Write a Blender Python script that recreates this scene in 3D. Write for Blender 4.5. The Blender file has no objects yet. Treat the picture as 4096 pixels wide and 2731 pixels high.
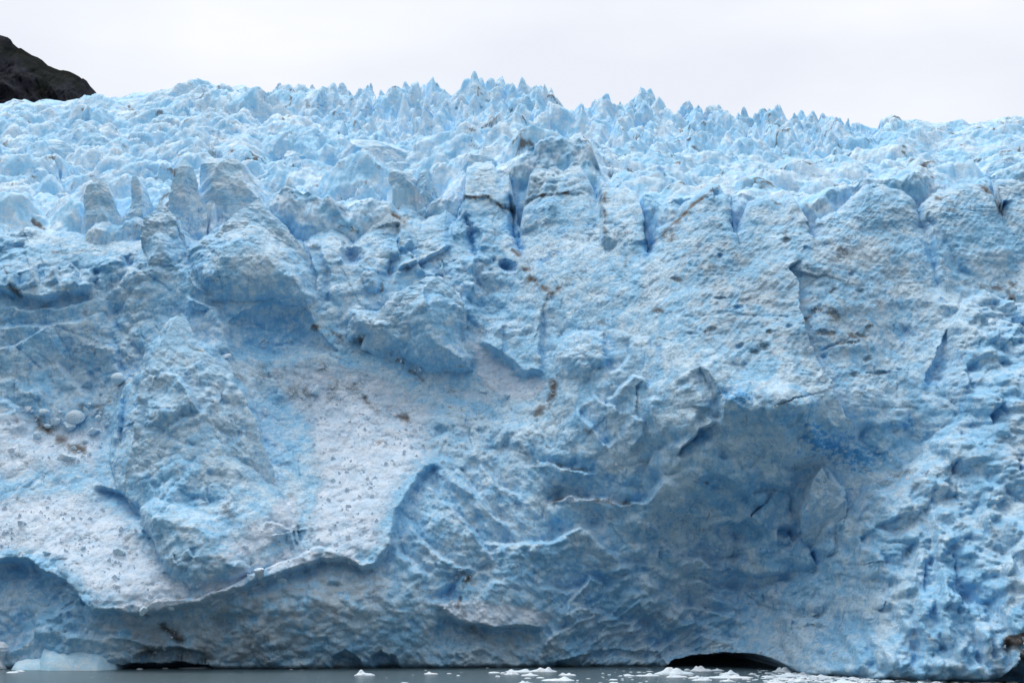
import bpy, math, random
import numpy as np
from mathutils import Vector, Matrix

# ------------------------------------------------------------------ camera, light
SC = bpy.context.scene
COL = SC.collection
F = 6303.0            # focal length in photo pixels (4096 wide)
PITCH = math.radians(9.0)
CH = 12.0             # eye height over the water
SP, CP = math.sin(PITCH), math.cos(PITCH)
cam = bpy.data.cameras.new('camera'); co = bpy.data.objects.new('camera', cam); COL.objects.link(co)
cam.sensor_width = 36.0; cam.lens = 36.0 * F / 4096.0; cam.clip_end = 9000; cam.clip_start = 0.5
co.location = (0, 0, CH); co.rotation_euler = (math.radians(90) + PITCH, 0, 0)
SC.camera = co

SUN_EL, SUN_AZ = 64.0, -48.0      # azimuth from +Y (behind the ice) towards +X
w = bpy.data.worlds.new('World'); SC.world = w; w.use_nodes = True
nt = w.node_tree; nt.nodes.clear()
N = nt.nodes.new; L = nt.links.new
sky = N('ShaderNodeTexSky'); sky.sky_type = 'NISHITA'; sky.sun_disc = False
sky.sun_elevation = math.radians(SUN_EL); sky.sun_rotation = math.radians(SUN_AZ)
skm = N('ShaderNodeMixRGB'); skm.blend_type = 'MULTIPLY'; skm.inputs[0].default_value = 1; skm.inputs[2].default_value = (.10, .10, .10, 1)
L(sky.outputs[0], skm.inputs[1])
tc = N('ShaderNodeTexCoord'); mp = N('ShaderNodeMapping'); mp.inputs['Scale'].default_value = (1, 1, 2.6)
L(tc.outputs['Generated'], mp.inputs[0])
n1 = N('ShaderNodeTexNoise'); n1.inputs['Scale'].default_value = 4.2; n1.inputs['Detail'].default_value = 4; n1.inputs['Roughness'].default_value = .45
L(mp.outputs[0], n1.inputs[0])
cr = N('ShaderNodeValToRGB'); L(n1.outputs[0], cr.inputs[0])
cr.color_ramp.elements[0].position = .36; cr.color_ramp.elements[0].color = (.83, .86, .935, 1)
cr.color_ramp.elements[1].position = .62; cr.color_ramp.elements[1].color = (.975, .985, 1.02, 1)
mx = N('ShaderNodeMixRGB'); mx.inputs[0].default_value = .93
L(skm.outputs[0], mx.inputs[1]); L(cr.outputs[0], mx.inputs[2])
# an overcast sky: brightest overhead and ahead over the ice cap, dull behind over the fjord walls
sx = N('ShaderNodeSeparateXYZ'); L(tc.outputs['Generated'], sx.inputs[0])
mr = N('ShaderNodeMapRange'); mr.inputs[1].default_value = .75; mr.inputs[2].default_value = -.5; mr.inputs[3].default_value = 1.06; mr.inputs[4].default_value = .28; L(sx.outputs[1], mr.inputs[0])
mz = N('ShaderNodeMapRange'); mz.inputs[1].default_value = .38; mz.inputs[2].default_value = 1.0; mz.inputs[3].default_value = 0; mz.inputs[4].default_value = 1.25; L(sx.outputs[2], mz.inputs[0])
ad = N('ShaderNodeMath'); ad.operation = 'ADD'; L(mr.outputs[0], ad.inputs[0]); L(mz.outputs[0], ad.inputs[1])
bg = N('ShaderNodeBackground'); L(ad.outputs[0], bg.inputs[1]); L(mx.outputs[0], bg.inputs[0])
wo = N('ShaderNodeOutputWorld'); L(bg.outputs[0], wo.inputs[0])

sl = bpy.data.lights.new('sun', 'SUN'); sl.energy = 1.35; sl.angle = math.radians(20); sl.color = (1, .97, .93)
so = bpy.data.objects.new('sun', sl); COL.objects.link(so)
sd = Vector((math.sin(math.radians(SUN_AZ)) * math.cos(math.radians(SUN_EL)), math.cos(math.radians(SUN_AZ)) * math.cos(math.radians(SUN_EL)), math.sin(math.radians(SUN_EL))))
so.rotation_euler = sd.to_track_quat('Z', 'Y').to_euler(); so.location = (0, 200, 400)
SC.view_settings.view_transform = 'Standard'; SC.view_settings.look = 'None'; SC.view_settings.exposure = 0.0; SC.view_settings.gamma = 1
SC.cycles.max_bounces = 8; SC.cycles.diffuse_bounces = 6; SC.cycles.glossy_bounces = 3

# ------------------------------------------------------------------ numeric helpers
def hsh(ix, iy, seed):
    h = (ix.astype(np.int64) * 374761393 + iy.astype(np.int64) * 668265263 + seed * 1442695041) & 0xffffffff
    h = ((h ^ (h >> 13)) * 1274126177) & 0xffffffff
    h = ((h ^ (h >> 15)) * 2246822519) & 0xffffffff
    return ((h ^ (h >> 16)) & 0xffffff) / float(0x1000000)
def perlin(x, y, seed=0):
    xi = np.floor(x); yi = np.floor(y); xf = x - xi; yf = y - yi
    u = xf * xf * xf * (xf * (xf * 6 - 15) + 10); v = yf * yf * yf * (yf * (yf * 6 - 15) + 10)
    def g(a, b, dx, dy):
        t = hsh(a, b, seed) * 6.2831853
        return np.cos(t) * dx + np.sin(t) * dy
    n00 = g(xi, yi, xf, yf); n10 = g(xi + 1, yi, xf - 1, yf); n01 = g(xi, yi + 1, xf, yf - 1); n11 = g(xi + 1, yi + 1, xf - 1, yf - 1)
    return 1.5 * ((n00 * (1 - u) + n10 * u) * (1 - v) + (n01 * (1 - u) + n11 * u) * v)
def fbm(x, y, o=4, seed=0, gain=.5, lac=2.03):
    s = 0; a = 1.0; t = 0
    for k in range(o):
        s = s + a * perlin(x, y, seed + k * 17); t += a; a *= gain; x = x * lac + 3.7; y = y * lac + 1.3
    return s / t
def ridged(x, y, o=4, seed=0, gain=.5, lac=2.07):
    s = 0; a = 1.0; t = 0
    for k in range(o):
        s = s + a * (1 - np.abs(perlin(x, y, seed + k * 13))) ** 2; t += a; a *= gain; x = x * lac + 5.1; y = y * lac + 9.2
    return s / t
def facets(x, y, seed=0, tilt=1.0, r=1):
    """upper envelope of randomly tilted planes, one per jittered cell: broken angular blocks"""
    xi = np.floor(x); yi = np.floor(y); best = np.full(x.shape, -9.0)
    for i in range(-r, r + 1):
        for j in range(-r, r + 1):
            cx = xi + i; cy = yi + j
            px = cx + hsh(cx, cy, seed); py = cy + hsh(cx, cy, seed + 1)
            dx = x - px; dy = y - py
            a = hsh(cx, cy, seed + 2) * .6
            tx = (hsh(cx, cy, seed + 3) - .5) * tilt; ty = (hsh(cx, cy, seed + 4) - .5) * tilt
            best = np.maximum(best, a + tx * dx + ty * dy - 1.1 * (dx * dx + dy * dy))
    return best
def cells(x, y, seed=0, jit=.9, r=1, k=1.0, p=1.25, amin=.45):
    """upper envelope of pointed mounds"""
    xi = np.floor(x); yi = np.floor(y); best = np.full(x.shape, -9.0)
    for i in range(-r, r + 1):
        for j in range(-r, r + 1):
            cx = xi + i; cy = yi + j
            dx = x - (cx + .5 + jit * (hsh(cx, cy, seed) - .5)); dy = y - (cy + .5 + jit * (hsh(cx, cy, seed + 1) - .5))
            th = (hsh(cx, cy, seed + 2) - .5) * 1.6; an = .5 + hsh(cx, cy, seed + 3) * 1.0
            c = np.cos(th); s = np.sin(th)
            u = (c * dx + s * dy) * an * .8; v = (-s * dx + c * dy) / (.55 + .45 * an) * 1.2
            a = amin + (1 - amin) * hsh(cx, cy, seed + 4)
            best = np.maximum(best, a - k * (u * u + v * v + .004) ** (p * .5))
    return best
def sm(x, a, b):
    t = np.clip((x - a) / (b - a), 0, 1); return t * t * (3 - 2 * t)

# ------------------------------------------------------------------ pixel <-> world
def ray(px, py):
    a = (px - 2048.0) / F; b = (1365.5 - py) / F
    return a, CP - b * SP, SP + b * CP
def at(px, py, Y):
    a, dy, dz = ray(np.asarray(px, float), np.asarray(py, float)); t = Y / dy
    return a * t, CH + dz * t
def proj(X, Y, Z):
    z = Z - CH
    d = Y * CP + z * SP; b = (-Y * SP + z * CP) / d
    return 2048.0 + F * X / d, 1365.5 - F * b
def water(px, py):
    a, dy, dz = ray(px, py); t = -CH / dz
    return a * t, dy * t
T0 = dict(A=(0, 100), B=(1350, 100), C=(2696, 100), D=(0, 950), E=(1350, 950), G=(0, 1831), H=(1350, 1831), I=(2696, 1831), F=(2696, 950))
def T(k, pts):
    x0, y0 = T0[k]; return [(x0 + x / 1.68, y0 + y / 1.68) for x, y in pts]

# ------------------------------------------------------------------ materials
def mat(name):
    m = bpy.data.materials.new(name); m.use_nodes = True; t = m.node_tree
    b = t.nodes['Principled BSDF']; return m, t, b
def node(t, k, **kw):
    n = t.nodes.new(k)
    for a, v in kw.items():
        if a in n.inputs.keys(): n.inputs[a].default_value = v
        else: setattr(n, a, v)
    return n
def mixc(t, f, a, b, mode='MIX'):
    n = t.nodes.new('ShaderNodeMixRGB'); n.blend_type = mode
    for i, v in enumerate((f, a, b)):
        if isinstance(v, (int, float)): n.inputs[i].default_value = v
        elif isinstance(v, tuple): n.inputs[i].default_value = (*v, 1)
        else: t.links.new(v, n.inputs[i])
    return n.outputs[0]
def mth(t, op, a, b=0.0, c=None):
    n = t.nodes.new('ShaderNodeMath'); n.operation = op
    for i, v in enumerate((a, b, c)):
        if v is None: continue
        if isinstance(v, (int, float)): n.inputs[i].default_value = v
        else: t.links.new(v, n.inputs[i])
    return n.outputs[0]
def ramp(t, v, a, b):
    n = t.nodes.new('ShaderNodeMapRange'); n.interpolation_type = 'SMOOTHSTEP'
    t.links.new(v, n.inputs[0]); n.inputs[1].default_value = a; n.inputs[2].default_value = b; return n.outputs[0]
def noise(t, vec, scale, detail=5, rough=.55, dist=0.0):
    n = node(t, 'ShaderNodeTexNoise'); n.inputs['Scale'].default_value = scale; n.inputs['Detail'].default_value = detail
    n.inputs['Roughness'].default_value = rough; n.inputs['Distortion'].default_value = dist
    t.links.new(vec, n.inputs['Vector']); return n.outputs[0]
def mapped(t, vec, sc, rot=(0, 0, 0)):
    n = node(t, 'ShaderNodeMapping'); n.inputs['Scale'].default_value = sc; n.inputs['Rotation'].default_value = rot
    t.links.new(vec, n.inputs[0]); return n.outputs[0]

C_ICE = (.29, .62, .89); C_WHITE = (.62, .82, .945); C_BLUE = (.09, .38, .74); C_SNOW = (.84, .91, .985)
def ice_material(name, use_attr=True, ice=C_ICE, white=C_WHITE, bluepatch=.5, dirt=.3, size=1.0, bump=.5, sss=.0, mott=1.0):
    m, t, b = mat(name)
    tc = node(t, 'ShaderNodeTexCoord'); O = tc.outputs['Object']
    big = noise(t, O, .09 / size, 6, .6, .6); mid = noise(t, O, .45 / size, 6, .62, .3); fine = noise(t, O, 2.6 / size, 6, .65)
    col = mixc(t, ramp(t, mth(t, 'ADD', mth(t, 'MULTIPLY', big, .5), mth(t, 'MULTIPLY', mid, .5)), .42, .60), ice, white)
    # fine mottling of bubbly and clear ice, combed by slanting melt flutes
    mo = noise(t, mapped(t, O, (1, 1, .7), (0, .6, 0)), 1.5 / size, 6, .7, .3)
    col = mixc(t, mth(t, 'MULTIPLY', ramp(t, mo, .50, .36), .55 * mott), col, (.22, .50, .80))
    col = mixc(t, mth(t, 'MULTIPLY', ramp(t, mo, .54, .66), .6 * mott), col, (.80, .90, .965))
    st_ = noise(t, mapped(t, O, (1, .5, .16), (0, .72, 0)), 1.3 / size, 5, .6, .2)
    sz_ = ramp(t, noise(t, O, .10 / size, 4, .6), .47, .58)
    col = mixc(t, mth(t, 'MULTIPLY', mth(t, 'MULTIPLY', ramp(t, st_, .56, .68), sz_), .65 * mott), col, (.13, .40, .72))
    # patches of clear blue ice with ragged edges
    bl = ramp(t, noise(t, mapped(t, O, (1, 1, .8)), .30 / size, 7, .66, .8), .58, .72)
    col = mixc(t, mth(t, 'MULTIPLY', bl, bluepatch), col, C_BLUE)
    if use_attr:
        def att(n):
            a = node(t, 'ShaderNodeAttribute'); a.attribute_name = n; return a.outputs['Fac']
        rag = noise(t, O, .8, 7, .7, .4)
        ab = mth(t, 'MULTIPLY', mth(t, 'MULTIPLY', att('blue'), .85), ramp(t, mth(t, 'ADD', rag, mth(t, 'MULTIPLY', att('blue'), .22)), .50, .82))
        col = mixc(t, ab, col, C_BLUE)
        asn = mth(t, 'MULTIPLY', ramp(t, att('snow'), 0.0, .35), ramp(t, mth(t, 'ADD', mth(t, 'ADD', mth(t, 'MULTIPLY', noise(t, O, 1.7, 7, .75), .6), mth(t, 'MULTIPLY', noise(t, O, .35, 4, .6), .4)), mth(t, 'MULTIPLY', att('snow'), .34)), .55, .80))
        snowc = mixc(t, ramp(t, mth(t, 'ADD', mth(t, 'MULTIPLY', fine, .5), mth(t, 'MULTIPLY', mid, .5)), .40, .60), (.56, .74, .90), (.77, .855, .95))
        col = mixc(t, mth(t, 'MULTIPLY', asn, .88), col, snowc)
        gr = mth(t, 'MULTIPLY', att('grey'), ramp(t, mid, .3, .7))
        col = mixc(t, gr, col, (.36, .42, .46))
        df = noise(t, O, 3.0, 8, .75, .5)
        ad = mth(t, 'MULTIPLY', att('dirt'), ramp(t, mth(t, 'ADD', df, mth(t, 'MULTIPLY', att('dirt'), .34)), .53, .69))
        dcol = mixc(t, noise(t, O, 1.1, 5, .6), (.045, .042, .042), (.17, .145, .125))
        col = mixc(t, ad, col, dcol)
    # thin healed cracks of clear dark ice, running in sheaves
    ck = noise(t, mapped(t, O, (1, .6, 1), (.0, .55, .0)), .22 / size, 5, .6, .9)
    cl = ramp(t, mth(t, 'ABSOLUTE', mth(t, 'SUBTRACT', ck, .5)), .010, .002)
    ck2 = noise(t, mapped(t, O, (.5, .6, 1.6), (.0, .3, .0)), .5 / size, 4, .5, .4)
    cl2 = mth(t, 'MULTIPLY', ramp(t, mth(t, 'ABSOLUTE', mth(t, 'SUBTRACT', ck2, .5)), .010, .002), ramp(t, big, .48, .55))
    col = mixc(t, mth(t, 'MULTIPLY', mth(t, 'MAXIMUM', mth(t, 'MULTIPLY', cl, ramp(t, mid, .48, .6)), cl2), .42), col, (.12, .30, .52))
    if dirt:
        # sparse wisps of silt caught in bands
        dz = noise(t, mapped(t, O, (.6, .6, 1.2), (.1, .5, .2)), .55 / size, 9, .74, 1.1)
        dm = ramp(t, noise(t, O, .12 / size, 4, .6), .48, .60)
        dd = mth(t, 'MULTIPLY', mth(t, 'MULTIPLY', ramp(t, dz, .565, .66), dm), dirt)
        col = mixc(t, dd, col, (.13, .11, .10))
    t.links.new(col, b.inputs['Base Color'])
    if sss:
        b.inputs['Subsurface Weight'].default_value = sss; b.inputs['Subsurface Scale'].default_value = 1.0
        b.inputs['Subsurface Radius'].default_value = (.25, .7, 1.3)
    b.inputs['Roughness'].default_value = .55
    b.inputs['Specular IOR Level'].default_value = .3
    # granular melt-pitted surface
    vo = node(t, 'ShaderNodeTexVoronoi'); vo.inputs['Scale'].default_value = 1.6 / size; t.links.new(O, vo.inputs[0])
    h = mth(t, 'ADD', mth(t, 'MULTIPLY', mid, .9 * size), mth(t, 'MULTIPLY', noise(t, O, 3.5 / size, 9, .7), .45 * size))
    h = mth(t, 'ADD', h, mth(t, 'MULTIPLY', vo.outputs['Distance'], .15 * size))
    def frac(sc, amp, warp):
        wv = t.nodes.new('ShaderNodeTexNoise'); wv.inputs['Scale'].default_value = sc * .9; wv.inputs['Detail'].default_value = 3; t.links.new(O, wv.inputs['Vector'])
        ad_ = t.nodes.new('ShaderNodeVectorMath'); ad_.operation = 'MULTIPLY_ADD'; t.links.new(wv.outputs['Color'], ad_.inputs[0]); ad_.inputs[1].default_value = (warp, warp, warp); t.links.new(O, ad_.inputs[2])
        v_ = t.nodes.new('ShaderNodeTexVoronoi'); v_.inputs['Scale'].default_value = sc; t.links.new(ad_.outputs[0], v_.inputs['Vector'])
        s1 = t.nodes.new('ShaderNodeVectorMath'); s1.operation = 'SUBTRACT'; t.links.new(ad_.outputs[0], s1.inputs[0]); t.links.new(v_.outputs['Position'], s1.inputs[1])
        s2 = t.nodes.new('ShaderNodeVectorMath'); s2.operation = 'SUBTRACT'; t.links.new(v_.outputs['Color'], s2.inputs[0]); s2.inputs[1].default_value = (.5, .5, .5)
        d_ = t.nodes.new('ShaderNodeVectorMath'); d_.operation = 'DOT_PRODUCT'; t.links.new(s1.outputs[0], d_.inputs[0]); t.links.new(s2.outputs[0], d_.inputs[1])
        return mth(t, 'MULTIPLY', d_.outputs['Value'], amp)
    if use_attr: h = mth(t, 'MULTIPLY', h, mth(t, 'SUBTRACT', 1.0, mth(t, 'MULTIPLY', asn, .55)))
    zone = ramp(t, noise(t, O, .16 / size, 4, .6), .42, .60)
    fr = mth(t, 'ADD', frac(.50 / size, .75, 1.4 * size), frac(1.3 / size, .9, .6 * size))
    fr = mth(t, 'MULTIPLY', fr, mth(t, 'ADD', mth(t, 'MULTIPLY', zone, .8), .35))
    if use_attr: fr = mth(t, 'MULTIPLY', fr, mth(t, 'SUBTRACT', 1.0, mth(t, 'MULTIPLY', asn, .7)))
    h = mth(t, 'ADD', h, fr)
    bp = node(t, 'ShaderNodeBump'); bp.inputs['Strength'].default_value = bump; bp.inputs['Distance'].default_value = 1.0
    t.links.new(h, bp.inputs['Height']); t.links.new(bp.outputs[0], b.inputs['Normal'])
    return m
SSS = 0
M_FACE = ice_material('glacier_ice_face', bluepatch=.5, dirt=.65, sss=SSS)
M_FIELD = ice_material('glacier_ice_field', ice=(.34, .69, .95), white=(.70, .87, .975), bluepatch=.8, dirt=.9, size=1.3, sss=SSS, mott=.45, bump=.34)
M_SERAC = ice_material('serac_ice', use_attr=False, ice=(.42, .73, .95), white=(.72, .87, .965), bluepatch=.7, dirt=.12, mott=.4, bump=.4)
M_FSER = ice_material('cliff_serac_ice', use_attr=False, ice=(.34, .63, .86), white=(.58, .77, .895), bluepatch=.6, dirt=.5)
M_BERG = ice_material('blue_iceberg_ice', use_attr=False, ice=(.46, .78, .97), white=(.70, .89, .98), bluepatch=.2, dirt=0, size=.5, bump=.25, mott=.3)
M_FLOE = ice_material('white_floe_ice', use_attr=False, ice=(.72, .86, .94), white=(.88, .92, .95), bluepatch=.0, dirt=0, size=.25, bump=.4, mott=.2)
M_FLOED = ice_material('dirty_floe_ice', use_attr=False, ice=(.55, .60, .62), white=(.80, .82, .84), bluepatch=.0, dirt=.9, size=.12, bump=.5)
M_BOULD = ice_material('ice_boulder_ice', use_attr=False, ice=(.58, .80, .92), white=(.80, .89, .95), bluepatch=.15, dirt=.25, size=.3, bump=.35)

# ------------------------------------------------------------------ mesh helpers
def grid_mesh(name, X, Y, Z, material, attrs=None, closed=False, flip=False, smooth=True):
    R, C = X.shape
    me = bpy.data.meshes.new(name)
    v = np.stack([X, Y, Z], -1).reshape(-1, 3).astype(np.float32)
    i = np.arange(R - 1)[:, None] * C; cc = np.arange(C if closed else C - 1)[None, :]; c2 = (cc + 1) % C
    q = np.stack([i + cc, i + c2, i + C + c2, i + C + cc], -1).reshape(-1, 4)
    if flip: q = q[:, ::-1]
    q = np.ascontiguousarray(q, dtype=np.int32)
    me.vertices.add(len(v)); me.vertices.foreach_set('co', v.ravel())
    me.loops.add(q.size); me.loops.foreach_set('vertex_index', q.ravel())
    me.polygons.add(len(q)); me.polygons.foreach_set('loop_start', np.arange(0, q.size, 4, dtype=np.int32))
    me.polygons.foreach_set('use_smooth', np.full(len(q), smooth))
    me.update(calc_edges=True)
    for k, a in (attrs or {}).items():
        at_ = me.attributes.new(k, 'FLOAT', 'POINT'); at_.data.foreach_set('value', a.astype(np.float32).ravel())
    me.materials.append(material)
    o = bpy.data.objects.new(name, me); COL.objects.link(o); return o
def tag(o, label=None, cat=None, group=None, kind=None):
    if label: o['label'] = label
    if cat: o['category'] = cat
    if group: o['group'] = group
    if kind: o['kind'] = kind
    return o

# ------------------------------------------------------------------ the ice cliff
LX = [-900, 0, 400, 800, 1200, 1600, 2000, 2400, 2800, 3200, 3600, 4096, 5000]
LY = [600, 850, 1100, 1350, 1600, 1850, 2100, 2400, 2660, 2900]
LV = np.array([
 [310, 310, 310, 309, 308, 310, 309, 298, 280, 276, 275, 273, 270],
 [299, 299, 299, 298, 298, 300, 299, 286, 268, 264, 265, 264, 260],
 [290, 290, 290, 287, 286, 291, 289, 274, 258, 254, 258, 258, 253],
 [286, 286, 286, 283, 283, 285, 283, 266, 249, 245, 251, 249, 243],
 [281, 281, 282, 274, 279, 280, 278, 259, 242, 238, 244, 238, 232],
 [270, 270, 271, 265, 268, 269, 268, 258, 246, 244, 242, 230, 224],
 [261, 261, 259, 256, 257, 257, 260, 259, 255, 252, 236, 223, 218],
 [252, 252, 247, 246, 247, 250, 255, 258, 258, 250, 227, 217, 213],
 [252, 252, 250, 251, 251, 253, 256, 258, 257, 238, 222, 215, 212],
 [252, 252, 250, 251, 251, 253, 256, 258, 257, 238, 222, 215, 212]], float)
# fine lookup, smoothed
gx = np.arange(-900, 5001, 20.); gy = np.arange(600, 2901, 20.)
tmp = np.stack([np.interp(gx, LX, r) for r in LV]); FM = np.stack([np.interp(gy, LY, tmp[:, k]) for k in range(len(gx))], 1)
kern = np.exp(-np.linspace(-2.2, 2.2, 15) ** 2); kern /= kern.sum()
Pm = np.pad(FM, 7, mode='edge')
Pm = np.apply_along_axis(lambda a: np.convolve(a, kern, 'valid'), 0, Pm); FM = np.apply_along_axis(lambda a: np.convolve(a, kern, 'valid'), 1, Pm)
def macro(px, py):
    u = np.clip((px + 900) / 20, 0, len(gx) - 1.001); v = np.clip((py - 600) / 20, 0, len(gy) - 1.001)
    i = u.astype(int); j = v.astype(int); a = u - i; b = v - j
    return (FM[j, i] * (1 - a) + FM[j, i + 1] * a) * (1 - b) + (FM[j + 1, i] * (1 - a) + FM[j + 1, i + 1] * a) * b
CREST = [(-1500, 930), (-300, 930), (0, 900), (80, 888), (250, 905), (400, 935), (520, 930), (560, 900), (600, 850), (644, 803), (690, 850), (735, 925), (765, 935), (830, 905),
 (900, 858), (985, 820), (1036, 797), (1090, 850), (1150, 905), (1215, 925), (1250, 895), (1310, 872), (1370, 897), (1400, 940), (1440, 900), (1480, 850), (1560, 800), (1620, 830),
 (1680, 850), (1720, 828), (1776, 806), (1820, 850), (1843, 770), (1862, 650), (1900, 625), (1965, 622), (2005, 700), (2035, 665), (2062, 800), (2080, 905), (2100, 800), (2120, 690), (2151, 612), (2180, 610),
 (2215, 640), (2260, 670), (2290, 640), (2325, 640), (2370, 730), (2398, 790), (2408, 718), (2440, 730), (2470, 745), (2500, 722), (2560, 770), (2580, 860), (2600, 960), (2635, 900),
 (2700, 870), (2750, 800), (2850, 740), (2900, 727), (2932, 790), (2944, 930), (2985, 850), (3010, 790), (3090, 766), (3130, 790), (3165, 768), (3190, 780), (3230, 840), (3262, 935), (3290, 860),
 (3370, 835), (3400, 800), (3440, 770), (3488, 712), (3560, 718), (3640, 755), (3682, 785), (3700, 815), (3740, 785), (3800, 745), (3900, 722), (3975, 715), (3998, 770), (4024, 850), (4040, 705),
 (4096, 700), (4300, 700), (5600, 740)]
crx = np.array([c[0] for c in CREST], float); cry = np.array([c[1] for c in CREST], float)

dX = .135
xs = np.arange(-112, 106, dX); NR = 620; NB = 26
# crest height for each column
Yc = np.full(xs.shape, 285.)
for _ in range(5):
    pxc = 2048 + F * xs / (Yc * CP + 50 * SP)
    pyc = np.interp(pxc, crx, cry); Yc = macro(pxc, pyc); _, zc = at(pxc, pyc, Yc)
zc = zc + .9 * fbm(xs * .6, xs * 0 + 3.3, 6, 5, .66) + .8 * (facets(xs / 2.6, xs * 0 + .5, 7, 3.0) - .2)
zs_ = np.array([zc[max(0, i - 70):i + 71].min() for i in range(len(zc))]) - 4
zs_ = np.convolve(np.pad(zs_, 60, mode='edge'), np.ones(121) / 121, 'valid')
zs_ = np.minimum(zs_, zc - 1.5)
NT = 150; tt = np.linspace(0, 1, NR - NT)[:, None]; t2 = np.linspace(0, 1, NT + 1)[1:, None]
Xg = np.repeat(xs[None, :], NR, 0)
Zg = np.vstack([-1.6 + (zs_[None, :] + 1.6) * tt, zs_[None, :] + (zc - zs_)[None, :] * t2])
Yg = np.full(Xg.shape, 265.)
for _ in range(5):
    PX, PY = proj(Xg, Yg, Zg); Yg = macro(PX, PY)
PX, PY = proj(Xg, Yg, Zg)
# ragged edges: warp the design coordinates a little
WX = PX + 22 * fbm(Xg * .22, Zg * .22, 5, 71, .6); WY = PY + 22 * fbm(Xg * .22, Zg * .22, 5, 93, .6)
R = np.zeros(Xg.shape)          # metres, + = away from the camera
A = {k: np.zeros(Xg.shape) for k in ('blue', 'snow', 'dirt', 'grey', 'stri', 'chunk')}
cols0 = PX[NR // 2]
def window(pts, pad):
    p = np.array(pts, float); x0, x1 = p[:, 0].min() - pad, p[:, 0].max() + pad; y0, y1 = p[:, 1].min() - pad, p[:, 1].max() + pad
    c = np.where((PX.max(0) > x0) & (PX.min(0) < x1))[0]; r = np.where((PY.min(1) < y1) & (PY.max(1) > y0))[0]
    if len(c) == 0 or len(r) == 0: return None
    return slice(r[0], r[-1] + 1), slice(c[0], c[-1] + 1)
def polydist(x, y, pts, close=False):
    """distance to the polyline, side (+1 = right of travel in image), position along"""
    best = np.full(x.shape, 1e9); side = np.ones(x.shape); along = np.zeros(x.shape)
    P = list(pts) + ([pts[0]] if close else []); tot = 0
    Ls = [math.dist(P[i], P[i + 1]) for i in range(len(P) - 1)]; S = sum(Ls)
    for (a, b, l) in zip(P[:-1], P[1:], Ls):
        dx, dy = b[0] - a[0], b[1] - a[1]
        t = np.clip(((x - a[0]) * dx + (y - a[1]) * dy) / (l * l + 1e-9), 0, 1)
        ex = x - a[0] - t * dx; ey = y - a[1] - t * dy; d = np.hypot(ex, ey); m = d < best
        best = np.where(m, d, best); side = np.where(m, np.sign(dx * ey - dy * ex + 1e-9), side); along = np.where(m, (tot + t * l) / S, along); tot += l
    return best, side, along
def inside(x, y, pts):
    r = np.zeros(x.shape, bool); n = len(pts)
    for i in range(n):
        x1, y1 = pts[i]; x2, y2 = pts[(i + 1) % n]
        if y1 == y2: continue
        r ^= ((y1 > y) != (y2 > y)) & (x < (x2 - x1) * (y - y1) / (y2 - y1) + x1)
    return r
def step(pts, front, wf, back=0.0, wb=50, edge=12, tap=.14):
    """side to the RIGHT of travel (below a left-to-right line) comes forward by front, the other goes back"""
    w_ = window(pts, 3.2 * max(wf, wb));
    if w_ is None: return
    x, y = WX[w_], WY[w_]; d, s, a = polydist(x, y, pts)
    e = np.minimum(sm(a, 0, tap), sm(1 - a, 0, tap)) if tap else 1
    sdv = d * s; bl = sm(sdv, -edge, edge)
    R[w_] += 1.35 * e * (-front * bl * np.exp(-d / wf) + back * (1 - bl) * np.exp(-d / wb))
def ridge(pts, amp, wd, tap=.15, p=1.0):
    w_ = window(pts, 3.2 * wd)
    if w_ is None: return
    d, s, a = polydist(WX[w_], WY[w_], pts); e = np.minimum(sm(a, 0, tap), sm(1 - a, 0, tap)) if tap else 1
    R[w_] -= amp * e * np.exp(-(d / wd) ** p)
def block(pts, amp, wd, gxy=(0, 0), p=.8):
    """polygon pushed forward by amp over an inner bevel wd, with an extra tilt (metres per 100 px)"""
    w_ = window(pts, 30)
    if w_ is None: return
    x, y = WX[w_], WY[w_]; d, s, a = polydist(x, y, pts, True); i = inside(x, y, pts)
    c = np.mean(np.array(pts), 0)
    v = np.clip(d / wd, 0, 1) ** (p * .68)
    R[w_] -= i * v * (amp * 1.3 + gxy[0] * (x - c[0]) / 100 + gxy[1] * (y - c[1]) / 100)
def blob(c, rx, ry, amp, rot=0, p=1.5):
    w_ = window([(c[0] - rx, c[1] - rx), (c[0] + rx, c[1] + rx)], 20 + max(0, ry - rx))
    if w_ is None: return
    x = WX[w_] - c[0]; y = WY[w_] - c[1]; cs, sn = math.cos(rot), math.sin(rot)
    q = ((cs * x + sn * y) / rx) ** 2 + ((-sn * x + cs * y) / ry) ** 2
    R[w_] -= amp * np.clip(1 - q, 0, 1) ** p
def paint(k, pts, val, feather=40, line=None):
    w_ = window(pts, 60 + (line or 0) * 3)
    if w_ is None: return
    if line:
        x, y = PX[w_] + .5 * (WX[w_] - PX[w_]), PY[w_] + .5 * (WY[w_] - PY[w_]); d, s, a = polydist(x, y, pts); nz = fbm(Xg[w_] / 1.1, Zg[w_] / 1.1, 4, 131, .65); d = np.abs(d + 9 * nz); v = np.exp(-(d / (line * 1.45)) ** 2) * np.clip(.75 + 1.6 * fbm(Xg[w_] / 2.2, Zg[w_] / 2.2, 3, 137), 0, 1.2)
    else:
        x, y = WX[w_], WY[w_]; d, s, a = polydist(x, y, pts, True); v = inside(x, y, pts) * sm(d, 0, feather)
    A[k][w_] = np.maximum(A[k][w_], v * val)
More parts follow.
